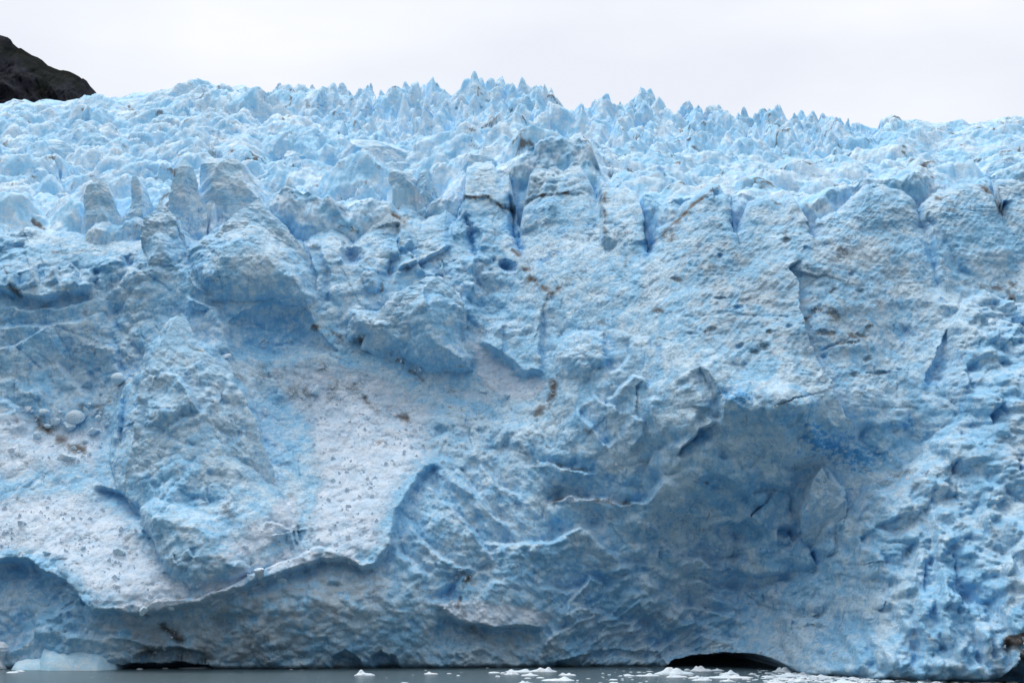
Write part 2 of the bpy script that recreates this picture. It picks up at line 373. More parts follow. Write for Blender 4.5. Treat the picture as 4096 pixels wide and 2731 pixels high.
def paintb(k, c, rx, ry, val, rot=0):
    w_ = window([(c[0] - rx, c[1] - rx), (c[0] + rx, c[1] + rx)], 20 + max(0, ry - rx))
    if w_ is None: return
    x = WX[w_] - c[0]; y = WY[w_] - c[1]; cs, sn = math.cos(rot), math.sin(rot)
    q = ((cs * x + sn * y) / rx) ** 2 + ((-sn * x + cs * y) / ry) ** 2
    q = q + 1.6 * fbm(Xg[w_] / .9, Zg[w_] / .6, 4, 141, .65) + .2
    A[k][w_] = np.maximum(A[k][w_], val * sm(1 - q, 0, .8))

# --- big blocks and buttresses
block([(1036, 780), (900, 850), (790, 930), (750, 1000), (760, 1090), (780, 1160), (860, 1205), (960, 1208), (1085, 1195), (1230, 1235), (1266, 1200), (1255, 1100), (1235, 1020), (1185, 930), (1110, 850)], 4.5, 150, (.0, -.5))
block([(644, 790), (690, 850), (740, 930), (745, 980), (705, 1070), (600, 1060), (555, 960), (590, 870)], 3, 80)
step(T('A', [(1905, 1310), (2060, 1490)]) + T('D', [(2080, 120), (2120, 300), (2130, 420)]), -1.5, 60, -0.5, 40)
step(T('D', [(2130, 20), (2185, 200), (2205, 330), (2235, 450)]), -1.2, 50, -.6, 40)
PIN = T('D', [(1205, 515), (1262, 545), (1330, 690), (1500, 780), (1640, 950), (1715, 1130), (1755, 1290), (1800, 1500)]) + T('G', [(1900, 250), (2000, 430), (2010, 560), (1850, 700), (1690, 780), (1450, 860), (1260, 870), (1100, 740), (1045, 600), (965, 480), (950, 360), (800, 210)]) + \
      T('D', [(735, 1500), (755, 1350), (755, 1180), (855, 1005), (925, 920), (965, 790), (1090, 650), (1145, 550)])
block(PIN, 5.2, 170, (0, -.9), .75)
ridge(T('D', [(1215, 540), (1200, 760), (1160, 930)]), 1.4, 90)
ridge(T('D', [(1440, 835), (1500, 1000), (1540, 1250)]), 1.8, 70)
step(T('D', [(900, 985), (1000, 930), (1120, 905), (1210, 960), (1290, 970), (1350, 1060), (1420, 1200)]), 1.6, 110, .9, 60)
step(T('D', [(1440, 830), (1360, 900), (1290, 965)]), -1.0, 50, -.6, 50)
for ln in ([(845, 1050), (850, 1250), (830, 1420)], [(1180, 740), (1140, 840)], [(1290, 960), (1390, 820)], [(1150, 980), (1090, 1090)], [(1300, 980), (1380, 1100), (1420, 1200)], [(1545, 980), (1560, 1180)]):
    step(T('D', ln), 1.1, 36, .8, 20, 3)
block(T('G', [(970, 350), (1070, 265), (1200, 315), (1380, 370), (1520, 410), (1620, 580), (1700, 700), (1700, 780), (1300, 870), (1110, 750), (1050, 580), (985, 480)]), 3, 70, (0, -.4))
step(T('G', [(1050, 500), (1060, 600), (1110, 720)]), -.8, 40, -.8, 30)
step(T('G', [(620, 190), (800, 230), (960, 350), (970, 430)]), -2.0, 90, -.5, 30)
for ln in ([(1230, 650), (1255, 720)], [(1335, 625), (1350, 680)], [(1420, 200), (1430, 330)], [(1640, 680), (1700, 740)], [(1800, 420), (1990, 480)], [(2000, 450), (2010, 560)], [(1860, 520), (1980, 490), (1990, 600)]):
    step(T('G', ln), .8, 30, .7, 18, 3)
# recess with blue ice under the peaked slab
block(T('D', [(1530, 560), (1640, 480), (1830, 425), (2010, 450), (2090, 500), (2120, 600), (2280, 760), (2000, 815), (1720, 825), (1580, 790)]), -2.0, 70, (0, 0), .6)
paint('blue', T('D', [(1530, 560), (1640, 480), (1830, 435), (2010, 450), (2100, 560), (2200, 700), (2000, 815), (1720, 825), (1580, 790)]), .85, 60)
step(T('D', [(1240, 395), (1450, 480), (1530, 600), (1545, 700), (1590, 800)]), 1.8, 90, .8, 40)
step(T('D', [(1270, 150), (1320, 330), (1460, 430)]), 1.2, 60, .8, 40)
# upper left wall: columns and sagging ledges
step(T('D', [(-100, 330), (150, 390), (300, 415), (500, 375), (650, 345)]), -.6, 60, -1.6, 90)
for ln in ([(255, 190), (270, 260), (285, 335)], [(470, 150), (515, 220), (545, 340)], [(630, 200), (628, 340)], [(390, 200), (400, 320)], [(120, 240), (130, 330)], [(820, 110), (830, 180)]):
    step(T('D', ln), 1.3, 55, .9, 28, 3)
for ln in ([(-60, 600), (350, 590), (560, 560), (700, 495)], [(0, 470), (250, 480), (450, 460), (640, 400)], [(-50, 760), (180, 700), (350, 590)], [(370, 820), (460, 960), (620, 1060)], [(560, 880), (590, 980)], [(760, 700), (790, 840), (820, 940)], [(0, 1080), (120, 1150), (170, 1290)]):
    step(T('D', ln), 1.2, 70, .7, 40)
blob(T('D', [(480, 950)])[0], 230, 150, -3); blob(T('D', [(420, 1300)])[0], 260, 120, -3.5)
for ln in ([(880, 170), (1180, 380)], [(330, 590), (640, 680), (960, 840)], [(400, 780), (700, 900), (960, 950)], [(1500, 510), (1900, 640), (2350, 850)], [(700, 495), (850, 650), (960, 800)], [(-20, 350), (150, 440), (360, 530)], [(-20, 640), (160, 760), (300, 900)],
           [(1350, 1060), (1550, 1110), (1720, 1170)], [(900, 1300), (1250, 1390), (1450, 1440)], [(880, 1130), (1100, 1180), (1350, 1210)], [(550, 1500), (700, 1560)]):
    p_ = T('D', ln); paint('blue', p_, .8, line=7); ridge(p_, -.35, 6)
for c, rx, ry in (((1500, 40), 60, 40), ((1440, 290), 45, 30), ((1220, 480), 110, 60), ((1380, 190), 70, 60), ((100, 560), 60, 40), ((480, 730), 120, 50), ((860, 880), 70, 60), ((980, 970), 40, 40)):
    paintb('blue', T('D', [c])[0], rx, ry, .8)
# centre block
EB = T('E', [(390, 370), (560, 300), (640, 270), (700, 280), (770, 330), (845, 410), (855, 560), (835, 700), (905, 830), (905, 905), (780, 915), (600, 905), (400, 795), (200, 725), (90, 690), (65, 600), (95, 500), (230, 495), (340, 470)])
block(EB, 5.5, 120, (0, -.5)); ridge(T('E', [(845, 410), (800, 560), (830, 720), (880, 900)]), 1.6, 70)
step(T('E', [(600, 330), (605, 450), (625, 550)]), .8, 60, .5, 30, 4)
paintb('blue', T('E', [(640, 370)])[0], 90, 50, .55); paintb('blue', T('E', [(450, 480)])[0], 90, 40, .45, -.5); paintb('blue', T('E', [(640, 840)])[0], 50, 30, .7, -.6)
for ln in ([(780, 60), (560, 150), (400, 230)], [(500, 20), (470, 60), (540, 160), (600, 250)], [(20, 0), (30, 180)], [(340, 130), (330, 250)], [(400, 0), (410, 120)], [(640, 270), (700, 180), (720, 140)], [(700, 140), (710, 270)], [(930, 150), (920, 380)]):
    step(T('E', ln), 1.0, 45, .8, 30, 4)
block(T('E', [(150, 260), (190, 190), (270, 230), (300, 300), (290, 350), (200, 360)]), 2, 30)
blob(T('E', [(100, 110)])[0], 60, 45, -3.5); paintb('blue', T('E', [(100, 120)])[0], 70, 60, .8)
blob(T('E', [(1140, 190)])[0], 45, 28, -3.5); paintb('blue', T('E', [(1160, 190)])[0], 60, 35, .9)
paintb('blue', T('E', [(1400, 150)])[0], 110, 30, .9, -.55)
# crevasse slots near the crest
for ln, am in (([(2040, 780), (2050, 860), (2062, 930), (2078, 990), (2098, 1008)], 3), ([(1860, 850), (1882, 930), (1895, 1000), (1902, 1040)], 2.5), ([(2596, 890), (2600, 960), (2590, 1010)], 3.5), ([(2942, 800), (2944, 900), (2948, 935)], 4), ([(3262, 880), (3262, 950)], 3), ([(4020, 800), (4026, 858)], 3)):
    ridge(ln, -am, 14); paint('blue', ln, .9, line=22)
step(T('B', [(1180, 1180), (1215, 1330), (1235, 1400)]), -1.2, 40, -1.2, 100)
step(T('B', [(700, 1160), (860, 1150), (1000, 1150), (1100, 1220), (1180, 1215), (1260, 1185), (1380, 1140), (1550, 1135), (1640, 1130), (1700, 1170)]), -.2, 60, -.35, 60, 8)
step([(1850, 840), (1810, 900), (1815, 960)], -1.2, 50, -1, 40)
step(T('B', [(400, 1300), (420, 1390), (405, 1512)]), -1.5, 60, -1, 50)
step(T('B', [(940, 1350), (960, 1400), (955, 1512)]), -1, 60, -1, 50)
step(T('B', [(1770, 1080), (1780, 1300), (1770, 1500)]), -1.2, 70, -.8, 50)
step(T('B', [(2070, 1180), (2090, 1290), (2090, 1480)]), 1.2, 90, 1.2, 50)
for c, rx, ry, ro in (((1330, 1290), 60, 30, -.3), ((1520, 1390), 50, 30, -.4), ((1700, 1340), 50, 20, -.5), ((1140, 1330), 50, 30, -.6), ((570, 1220), 30, 30, 0), ((1440, 1190), 40, 20, 0), ((540, 960), 25, 15, 0)):
    paintb('blue', T('B', [c])[0], rx, ry, .9, ro)
# snow tongue in the middle
ST = T('E', [(870, 680), (960, 700), (1130, 820), (1250, 925), (1380, 910), (1480, 940), (1400, 1050), (1290, 1140), (1180, 1130), (1050, 1050), (900, 950)])
step(T('E', [(960, 700), (1130, 820), (1250, 925), (1400, 905)]), -.5, 60, -2.2, 90); paint('snow', ST, 1, 40)
step(T('E', [(1370, 480), (1360, 700), (1365, 850)]), 1, 70, .6, 40); step(T('E', [(1110, 600), (1115, 720), (1120, 790)]), .6, 60, .4, 30, 4)
# big snow slope on the left with its lip
SNOW = [(-300, 1960), (0, 1950), (300, 1920), (420, 1960), (560, 2060), (650, 2190), (780, 2340), (1000, 2262), (1190, 2130), (1225, 1900), (1180, 1650), (1120, 1480), (1300, 1460), (1500, 1520), (1700, 1690), (1755, 1843),
        (1683, 1908), (1606, 2027), (1582, 2099), (1576, 2188), (1487, 2270), (1439, 2274), (1400, 2246), (1280, 2240), (1131, 2300), (952, 2360), (655, 2454), (524, 2453), (381, 2448), (315, 2379), (226, 2300), (119, 2245), (0, 2245), (-300, 2260)]
paint('snow', SNOW, 1, 110)
LIP = [(-300, 2260), (0, 2247), (119, 2243), (226, 2300), (315, 2379), (381, 2448), (524, 2453), (655, 2452), (800, 2410), (952, 2360), (1131, 2300), (1280, 2241), (1400, 2247), (1439, 2274), (1487, 2274), (1576, 2188), (1582, 2099), (1606, 2027), (1683, 1908), (1755, 1843)]
step(LIP, -1.5, 110, -1.6, 200, 14, .02)
LIP2 = T('G', [(900, 1030), (1050, 965), (1200, 940), (1370, 920), (1500, 885), (1700, 790), (1900, 700), (2150, 600), (2352, 640)])
step(LIP2, .9, 60, .7, 40, 6); paint('dirt', LIP2[:5], .62, line=6); paint('snow', LIP2, 1, line=40)
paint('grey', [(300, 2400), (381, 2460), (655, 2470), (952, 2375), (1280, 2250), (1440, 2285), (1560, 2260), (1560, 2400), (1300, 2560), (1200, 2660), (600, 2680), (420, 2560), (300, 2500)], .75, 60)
block([(-100, 2260), (119, 2255), (210, 2300), (300, 2390), (270, 2440), (150, 2480), (140, 2550), (0, 2620), (-100, 2620)], -2.5, 50); paint('blue', [(-100, 2260), (119, 2255), (300, 2390), (150, 2480), (100, 2600), (-100, 2620)], .35, 60)
step(T('G', [(280, 920), (400, 860), (540, 920), (520, 1000)]), 1.2, 50, .6, 30); step(T('G', [(0, 1030), (90, 1040), (110, 1130)]), .8, 40, .6, 30)
step(T('G', [(400, 1170), (740, 1210), (900, 1200), (1130, 1260)]), 1.2, 70, .5, 40); step(T('G', [(880, 1350), (1000, 1300), (1150, 1285), (1400, 1320)]), -2.2, 50, -.6, 40)
for x_ in (1020, 1170, 1200, 1340, 1365): paint('dirt', T('G', [(x_, 1310), (x_ + 4, 1370)]), .7, line=5)
for ln in ([(1060, 1130), (1160, 1170), (1220, 1230)], [(990, 1280), (1000, 1300)], [(900, 1050), (980, 1060)]): paint('dirt', T('G', ln), .75, line=12)
# slope right of the crest: diagonal runnels
for ln in ([(560, 140), (760, 320), (930, 520), (1060, 700)], [(700, 40), (900, 230), (1080, 400), (1200, 470)], [(430, 350), (560, 560), (800, 720), (1000, 760)], [(960, 20), (1090, 200), (1250, 260)], [(800, 60), (950, 260)], [(390, 610), (500, 700), (620, 800)]):
    step(T('H', ln), .9, 55, 1.1, 45)
step(T('H', [(960, 560), (1200, 578), (1450, 562), (1620, 478), (1700, 510), (1830, 620), (1930, 740)]), 2.2, 150, -.2, 60); step(T('H', [(980, 545), (1200, 565), (1440, 550), (1600, 470)]), -1, 12, 1.5, 70)
step(T('H', [(1370, 310), (1550, 252), (1800, 275), (1920, 325), (2070, 295), (2150, 180), (2190, 60)]), 1.8, 130, 1.5, 90)
paint('dirt', T('H', [(1370, 300), (1470, 285), (1560, 250), (1700, 275), (1830, 290), (1900, 320), (1960, 310)]), .7, line=9)
paint('snow', T('H', [(1370, 310), (1550, 255), (1800, 275), (1940, 325), (1800, 330), (1600, 310)]), .8, 12)
step(T('H', [(1240, 50), (1450, 42), (1600, 85), (1740, 110)]), 1.6, 70, 1.2, 40); paint('dirt', T('H', [(1300, 45), (1450, 38), (1560, 75), (1700, 80)]), .6, line=9)
for c, rx, ry, ro in (((1230, 290), 70, 25, .2), ((1390, 200), 40, 25, -.4), ((1480, 190), 40, 15, 0), ((1960, 290), 35, 18, 0), ((1720, 60), 20, 50, .3), ((2100, 500), 35, 60, .2), ((1900, 160), 90, 30, .1), ((1520, 720), 90, 15, .1), ((1220, 400), 50, 35, .3), ((1700, 940), 110, 40, .1), ((2010, 700), 60, 50, 0), ((2180, 640), 60, 50, 0), ((1100, 270), 40, 20, .3)):
    paintb('blue', T('H', [c])[0], rx, ry, .85, ro)
WP = T('H', [(600, 980), (800, 930), (1000, 940), (1200, 960), (1400, 1010), (1480, 1060), (1420, 1130), (1200, 1130), (950, 1130), (860, 1140), (700, 1060)])
paint('snow', WP, 1, 30); step(T('H', [(700, 1060), (860, 1135), (1000, 1120), (1200, 1135), (1400, 1140)]), -1.8, 60, -1.8, 80)
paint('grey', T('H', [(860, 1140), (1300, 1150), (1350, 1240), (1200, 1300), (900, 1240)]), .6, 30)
for ln, wd, vl in (([(800, 800), (815, 765), (870, 778), (885, 800), (860, 830), (845, 870), (825, 930), (815, 990)], 9, .8), ([(860, 1140), (930, 1150)], 14, .7), ([(840, 1000), (850, 1060)], 10, .5)): paint('dirt', T('H', ln), vl, line=wd)
step(T('H', [(580, 960), (700, 950), (840, 800), (900, 800)]), .8, 50, .6, 40)
# overhanging hollow left of the cave, combed by diagonal ribs
for k, ln in enumerate(([(1340, 1290), (1450, 1180), (1600, 1090), (1760, 1060)], [(1620, 1360), (1690, 1250), (1800, 1140), (2060, 1060)], [(1700, 1210), (1850, 1170), (2100, 1110)], [(1860, 1370), (1960, 1290), (2160, 1240)], [(1500, 1060), (1640, 1000), (1750, 1030), (1920, 1090)], [(2050, 1380), (2130, 1290), (2300, 1230)], [(1590, 1170), (1750, 1090), (1900, 1080)])):
    step(T('H', ln), .9, 50, .5, 60)
step(T('H', [(1480, 1060), (1700, 800), (1820, 870)]), 1.5, 60, 1.2, 50)
step(T('H', [(1360, 870), (1540, 900), (1700, 830)]), 1.3, 60, .8, 40)
# arch above the cave
blob((2980, 2480), 560, 260, -4, 0, 1.3)
blob((2550, 2560), 330, 130, -4, .1, 1.2)
CAVE = [(2640, 2760), (2660, 2672), (2700, 2640), (2790, 2622), (2900, 2609), (3020, 2614), (3100, 2634), (3160, 2668), (3200, 2696), (3215, 2760)]
# big striated slab, its edges and pits
paint('stri', [(2560, 960), (2900, 720), (3160, 770), (3560, 700), (3900, 700), (4200, 700), (4200, 1250), (3800, 1150), (3780, 1400), (3650, 1600), (3400, 1750), (3200, 1600), (2900, 1500), (2700, 1300), (2500, 1250), (2250, 1350), (2200, 1250)], 1, 90)
step(T('F', [(1210, 1340), (1160, 1230), (1110, 1140), (1040, 980), (980, 850), (900, 680), (850, 500), (830, 310), (775, 210), (880, 130)]), -1.7, 60, -1.2, 90, 4, .1)
paint('blue', T('F', [(1040, 980), (1110, 1140), (1160, 1230), (1210, 1330)]), .8, line=6); ridge(T('F', [(1040, 980), (1110, 1140), (1160, 1230)]), -1.0, 6)
step(T('C', [(1650, 1150), (1680, 1250), (1745, 1490)]) + T('F', [(1770, 150), (1770, 260), (1830, 390)]), -1.2, 40, -1.1, 80, 8)
step(T('C', [(1700, 1250), (1800, 1400), (1870, 1500)]) + T('F', [(1900, 150), (2010, 260)]), -1.0, 60, -.3, 50, 8); paint('blue', T('C', [(1700, 1300), (1760, 1512)]) + T('F', [(1800, 150)]), .5, line=28)
block(T('F', [(1838, 620), (1855, 700), (1850, 880), (1720, 985), (1680, 960), (1760, 770)]), -2.0, 40, (0, 0), .6); paint('blue', T('F', [(1838, 620), (1855, 880), (1720, 985), (1680, 960), (1760, 770)]), .45, 20)
for ln in ([(1480, 690), (1470, 860)], [(1510, 920), (1505, 1110)], [(-20, 520), (300, 525), (870, 520)], [(1210, 1140), (1500, 1150), (1700, 1160)], [(1480, 570), (1490, 650)]):
    paint('blue', T('F', ln), .55, line=4); ridge(T('F', ln), -.35, 5)
for c, rx, ry, ro in (((960, 480), 50, 14, -.5), ((1080, 510), 30, 14, .5), ((1030, 640), 50, 12, 0), ((1240, 655), 50, 10, .1), ((1310, 610), 22, 10, -.8), ((1180, 700), 60, 9, -.05), ((600, 735), 26, 14, 0), ((530, 770), 22, 10, 0), ((640, 650), 22, 10, 0), ((1240, 370), 20, 8, .3), ((1065, 365), 22, 9, -.6), ((1300, 815), 25, 8, 0), ((1130, 110), 30, 22, 0), ((240, 620), 30, 10, -.2), ((1380, 910), 70, 7, 0), ((1210, 915), 30, 9, 0), ((905, 545), 18, 14, .5), ((755, 30), 22, 12, 0), ((20, 280), 22, 12, .3)):
    p_ = T('F', [c])[0]; paintb('dirt', p_, rx * 1.2, ry * 1.6, .62, ro); blob(p_, rx, ry * 1.3, -.5, ro)  # pits: sunk into the slab and coloured darker, through the dirt mask
for c, rx, ry, ro in (((860, 245), 14, 14, 0), ((310, 125), 16, 14, 0), ((880, 80), 12, 10, 0), ((310, 410), 35, 8, 0), ((430, 475), 30, 12, -.3), ((120, 640), 28, 12, 0), ((770, 600), 20, 10, 0), ((440, 730), 22, 14, -.7), ((1180, 240), 14, 14, 0), ((1890, 65), 16, 12, 0), ((1790, 430), 14, 16, 0), ((1020, 790), 18, 18, -.6), ((1390, 900), 30, 9, .1), ((1060, 720), 60, 8, -.4), ((180, 40), 16, 12, 0), ((1570, 640), 60, 40, 0)):
    p_ = T('F', [c])[0]; paintb('blue', p_, rx * 1.3, ry * 1.3, .8, ro); blob(p_, rx, ry, -.7, ro)
for c, rx, ry in (((380, 1060), 80, 60), ((1000, 1370), 120, 60), ((1160, 1420), 190, 80), ((450, 1120), 60, 30), ((1720, 960), 60, 60), ((480, 860), 20, 12), ((1560, 1240), 40, 40)): paintb('blue', T('F', [c])[0], rx, ry, .95)
for ln in ([(170, 850), (235, 940), (290, 1050), (325, 1180), (320, 1260)], [(0, 1480), (60, 1400), (180, 1290), (310, 1240)]): step(T('F', ln), -1.6, 60, -1.4, 100, 4)
step(T('F', [(300, 1060), (390, 1140), (490, 1200), (595, 1165), (620, 1250), (700, 1350), (760, 1400)]), 1.5, 60, -2.4, 90)
step(T('F', [(600, 1120), (760, 1150), (830, 1190), (870, 1310), (930, 1420), (980, 1500)]), 1.8, 120, -2.4, 110)
step(T('F', [(960, 1200), (1050, 1290), (1150, 1300), (1270, 1240), (1400, 1260), (1500, 1270), (1600, 1190)]), .9, 60, -1.4, 60)
for ln in ([(1720, 1040), (1760, 1090), (1880, 1130), (1900, 1200)], [(1610, 1140), (1740, 1320), (1820, 1420)], [(1960, 1180), (2050, 1240), (2060, 1330), (1960, 1450)]): step(T('E', ln), 1.1, 60, .9, 40)
step(T('E', [(1610, 640), (1680, 650), (1800, 690), (1810, 900)]), 1, 60, .6, 40); step(T('E', [(1980, 660), (1975, 780), (1900, 880), (1800, 900)]), -1, 50, -.8, 50)
step(T('E', [(1800, 1050), (1860, 1060), (1990, 930), (2070, 950), (2080, 1010)]), 1.4, 60, 1.2, 40); ridge(T('E', [(2090, 1060), (2110, 1200), (2200, 1330)]), 1.5, 26)
block(T('E', [(1455, 800), (1500, 660), (1610, 610), (1790, 630), (1800, 850), (1700, 940), (1560, 950), (1470, 920)]), 1.8, 80)
# ledges in the hollow
for ln, a_ in (([(240, 485), (290, 452), (370, 440), (440, 458), (485, 408), (560, 490), (640, 520)], -1.8), ([(110, 180), (260, 130), (370, 180), (500, 270), (620, 330)], -1.5), ([(700, 460), (800, 480), (830, 530)], -1.5), ([(380, 740), (470, 765), (550, 790), (700, 780), (810, 790)], -1.3), ([(20, 740), (90, 690), (190, 670), (240, 720), (330, 750)], 1.8), ([(90, 840), (200, 830), (300, 880), (480, 900)], 1.3), ([(200, 940), (260, 920), (420, 990), (520, 970)], 1.2), ([(560, 160), (680, 190), (820, 200)], -1.2), ([(0, 1000), (200, 1010), (420, 1060)], 1.2), ([(170, 1200), (330, 1210), (480, 1230)], 1.0)):
    step(T('I', ln), a_, 60, a_ * .8, 60)
block(T('I', [(990, 60), (1060, 100), (1125, 195), (1150, 340), (1090, 480), (1080, 620), (1000, 650), (920, 600), (870, 470), (845, 400), (870, 230), (910, 140)]), 3.2, 60, (0, 0))
block(T('I', [(775, 510), (810, 560), (850, 525), (900, 620), (950, 720), (860, 800), (800, 760)]), 2, 40); paintb('blue', T('I', [(1190, 210)])[0], 40, 14, 1); paintb('blue', T('I', [(1110, 30)])[0], 100, 40, .8, .3)
for c, rx, ry in (((440, 640), 28, 22), ((600, 620), 22, 24), ((350, 740), 30, 30), ((480, 270), 25, 30), ((70, 650), 60, 18), ((190, 400), 24, 8), ((780, 720), 10, 40), ((1140, 290), 22, 14), ((250, 890), 20, 10), ((560, 560), 20, 20)): paintb('blue', T('I', [c])[0], rx, ry, .9)
# right-hand buttress of crushed ice
BUT = T('F', [(1838, 640), (1870, 500), (1930, 430), (2070, 365), (2230, 430), (2400, 430), (3000, 480)]) + [(4700, 2800)] + T('I', [(900, 1600), (780, 1400), (735, 1270), (700, 1030), (640, 1000), (500, 905), (640, 840), (780, 830), (960, 700), (1080, 600), (1065, 440), (1160, 350), (1290, 190), (1500, 90)]) + \
      T('F', [(1640, 1450), (1690, 1370), (1800, 1300), (1900, 1240), (1880, 1130), (1820, 1040), (1812, 950), (1855, 880)])
block(BUT, 4.5, 130, (0, 0), .7); paint('chunk', BUT, 1, 60)
paint('snow', T('F', [(2352, 1200), (2200, 1260), (2050, 1330), (1950, 1420), (1900, 1512), (2400, 1700), (2500, 1300)]), .35, 50)
paint('snow', T('I', [(1260, 330), (1400, 200), (1520, 90), (1640, 60), (1700, 200), (1500, 350), (1300, 480)]), .35, 30)
for ln in ([(1640, 700), (1640, 800), (1637, 905)], [(1820, 640), (1860, 700), (1865, 890)], [(2040, 1180), (2055, 1270), (2068, 1350)], [(1360, 880), (1365, 1040)], [(910, 620), (940, 690)], [(2250, 20), (2245, 110)], [(1840, 30), (1830, 110)]):
    ridge(T('I', ln), -1.6, 9); paint('blue', T('I', ln), .8, line=10)
for ln in ([(1600, 540), (1560, 700), (1530, 830), (1400, 900)], [(1700, 260), (1660, 380), (1690, 560), (1715, 740), (1720, 900), (1690, 1060), (1740, 1180), (1780, 1300), (1840, 1410)], [(1110, 1040), (1085, 1150), (1160, 1320), (1150, 1420)], [(1230, 1010), (1240, 1140), (1290, 1300), (1340, 1420)], [(1280, 1225), (1350, 1330), (1390, 1440)],
           [(1410, 960), (1460, 1080), (1520, 1200)], [(2010, 240), (1990, 400), (2060, 560)], [(2150, 880), (2110, 1000), (2200, 1200), (2190, 1420)], [(1940, 1100), (1990, 1250), (2000, 1400)], [(1570, 860), (1560, 1100), (1620, 1260), (1600, 1440)], [(2290, 520), (2150, 700), (2100, 870)], [(1200, 560), (1165, 700), (1180, 850)]):
    step(T('I', ln), -1.3, 60, -1.3, 60)
step(T('I', [(1190, 640), (1210, 550), (1300, 480), (1460, 400), (1600, 380), (1640, 420)]), -1.1, 50, -.4, 60)
for ln in ([(1000, 1040), (900, 1080)], [(700, 1030), (820, 1080), (1000, 1090)], [(1260, 900), (1340, 910), (1500, 850)], [(1800, 900), (1960, 980)], [(1850, 1000), (2000, 990)]): step(T('I', ln), 1.2, 50, .9, 40)
for ln in ([(1880, 470), (1940, 500), (2080, 600)], [(2000, 640), (2100, 620), (2130, 700)], [(2220, 600), (2300, 640), (2290, 740)], [(1900, 900), (1940, 960), (1930, 1040)], [(2130, 1130), (2060, 1200), (2060, 1280)], [(1690, 1370), (1850, 1350), (1950, 1330)], [(2240, 420), (2300, 540), (2352, 570)]): step(T('F', ln), 1.4, 50, 1.2, 40)
paint('blue', T('F', [(1890, 1000), (1900, 1150), (1930, 1290)]), .6, line=26); paint('blue', T('F', [(2300, 580), (2330, 680)]), .7, line=14)
# black bands at the right edge and a dark hollow at the foot
for ln, wd in (([(2140, 1215), (2190, 1195), (2260, 1168)], 8), ([(2150, 1250), (2200, 1235), (2240, 1290), (2300, 1340), (2370, 1395)], 14), ([(2210, 1190), (2230, 1230), (2220, 1270)], 8), ([(2360, 1160), (2330, 1220), (2290, 1250)], 10), ([(2330, 1280), (2360, 1340)], 10)): paint('dirt', T('I', ln), 1.35, line=wd)
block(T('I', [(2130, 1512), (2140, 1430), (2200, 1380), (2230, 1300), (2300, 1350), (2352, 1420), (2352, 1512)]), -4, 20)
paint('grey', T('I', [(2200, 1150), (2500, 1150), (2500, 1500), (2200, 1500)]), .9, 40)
# hollows at the waterline
for pts, am in (([(1310, 2690), (1330, 2630), (1380, 2600), (1440, 2640), (1450, 2690)], -1.8), ([(1500, 2690), (1480, 2630), (1520, 2600), (1580, 2620), (1605, 2690)], -1.6), ([(2200, 2700), (2230, 2640), (2400, 2600), (2640, 2610), (2700, 2700)], -1.5)): block(pts, am, 25, (0, 0), .6)
paint('blue', [(1300, 2680), (1320, 2590), (1420, 2560), (1600, 2600), (1610, 2690)], .6, 30)
block([(460, 2720), (466, 2659), (600, 2652), (830, 2652), (860, 2720)], -6, 6, (0, 0), .5)
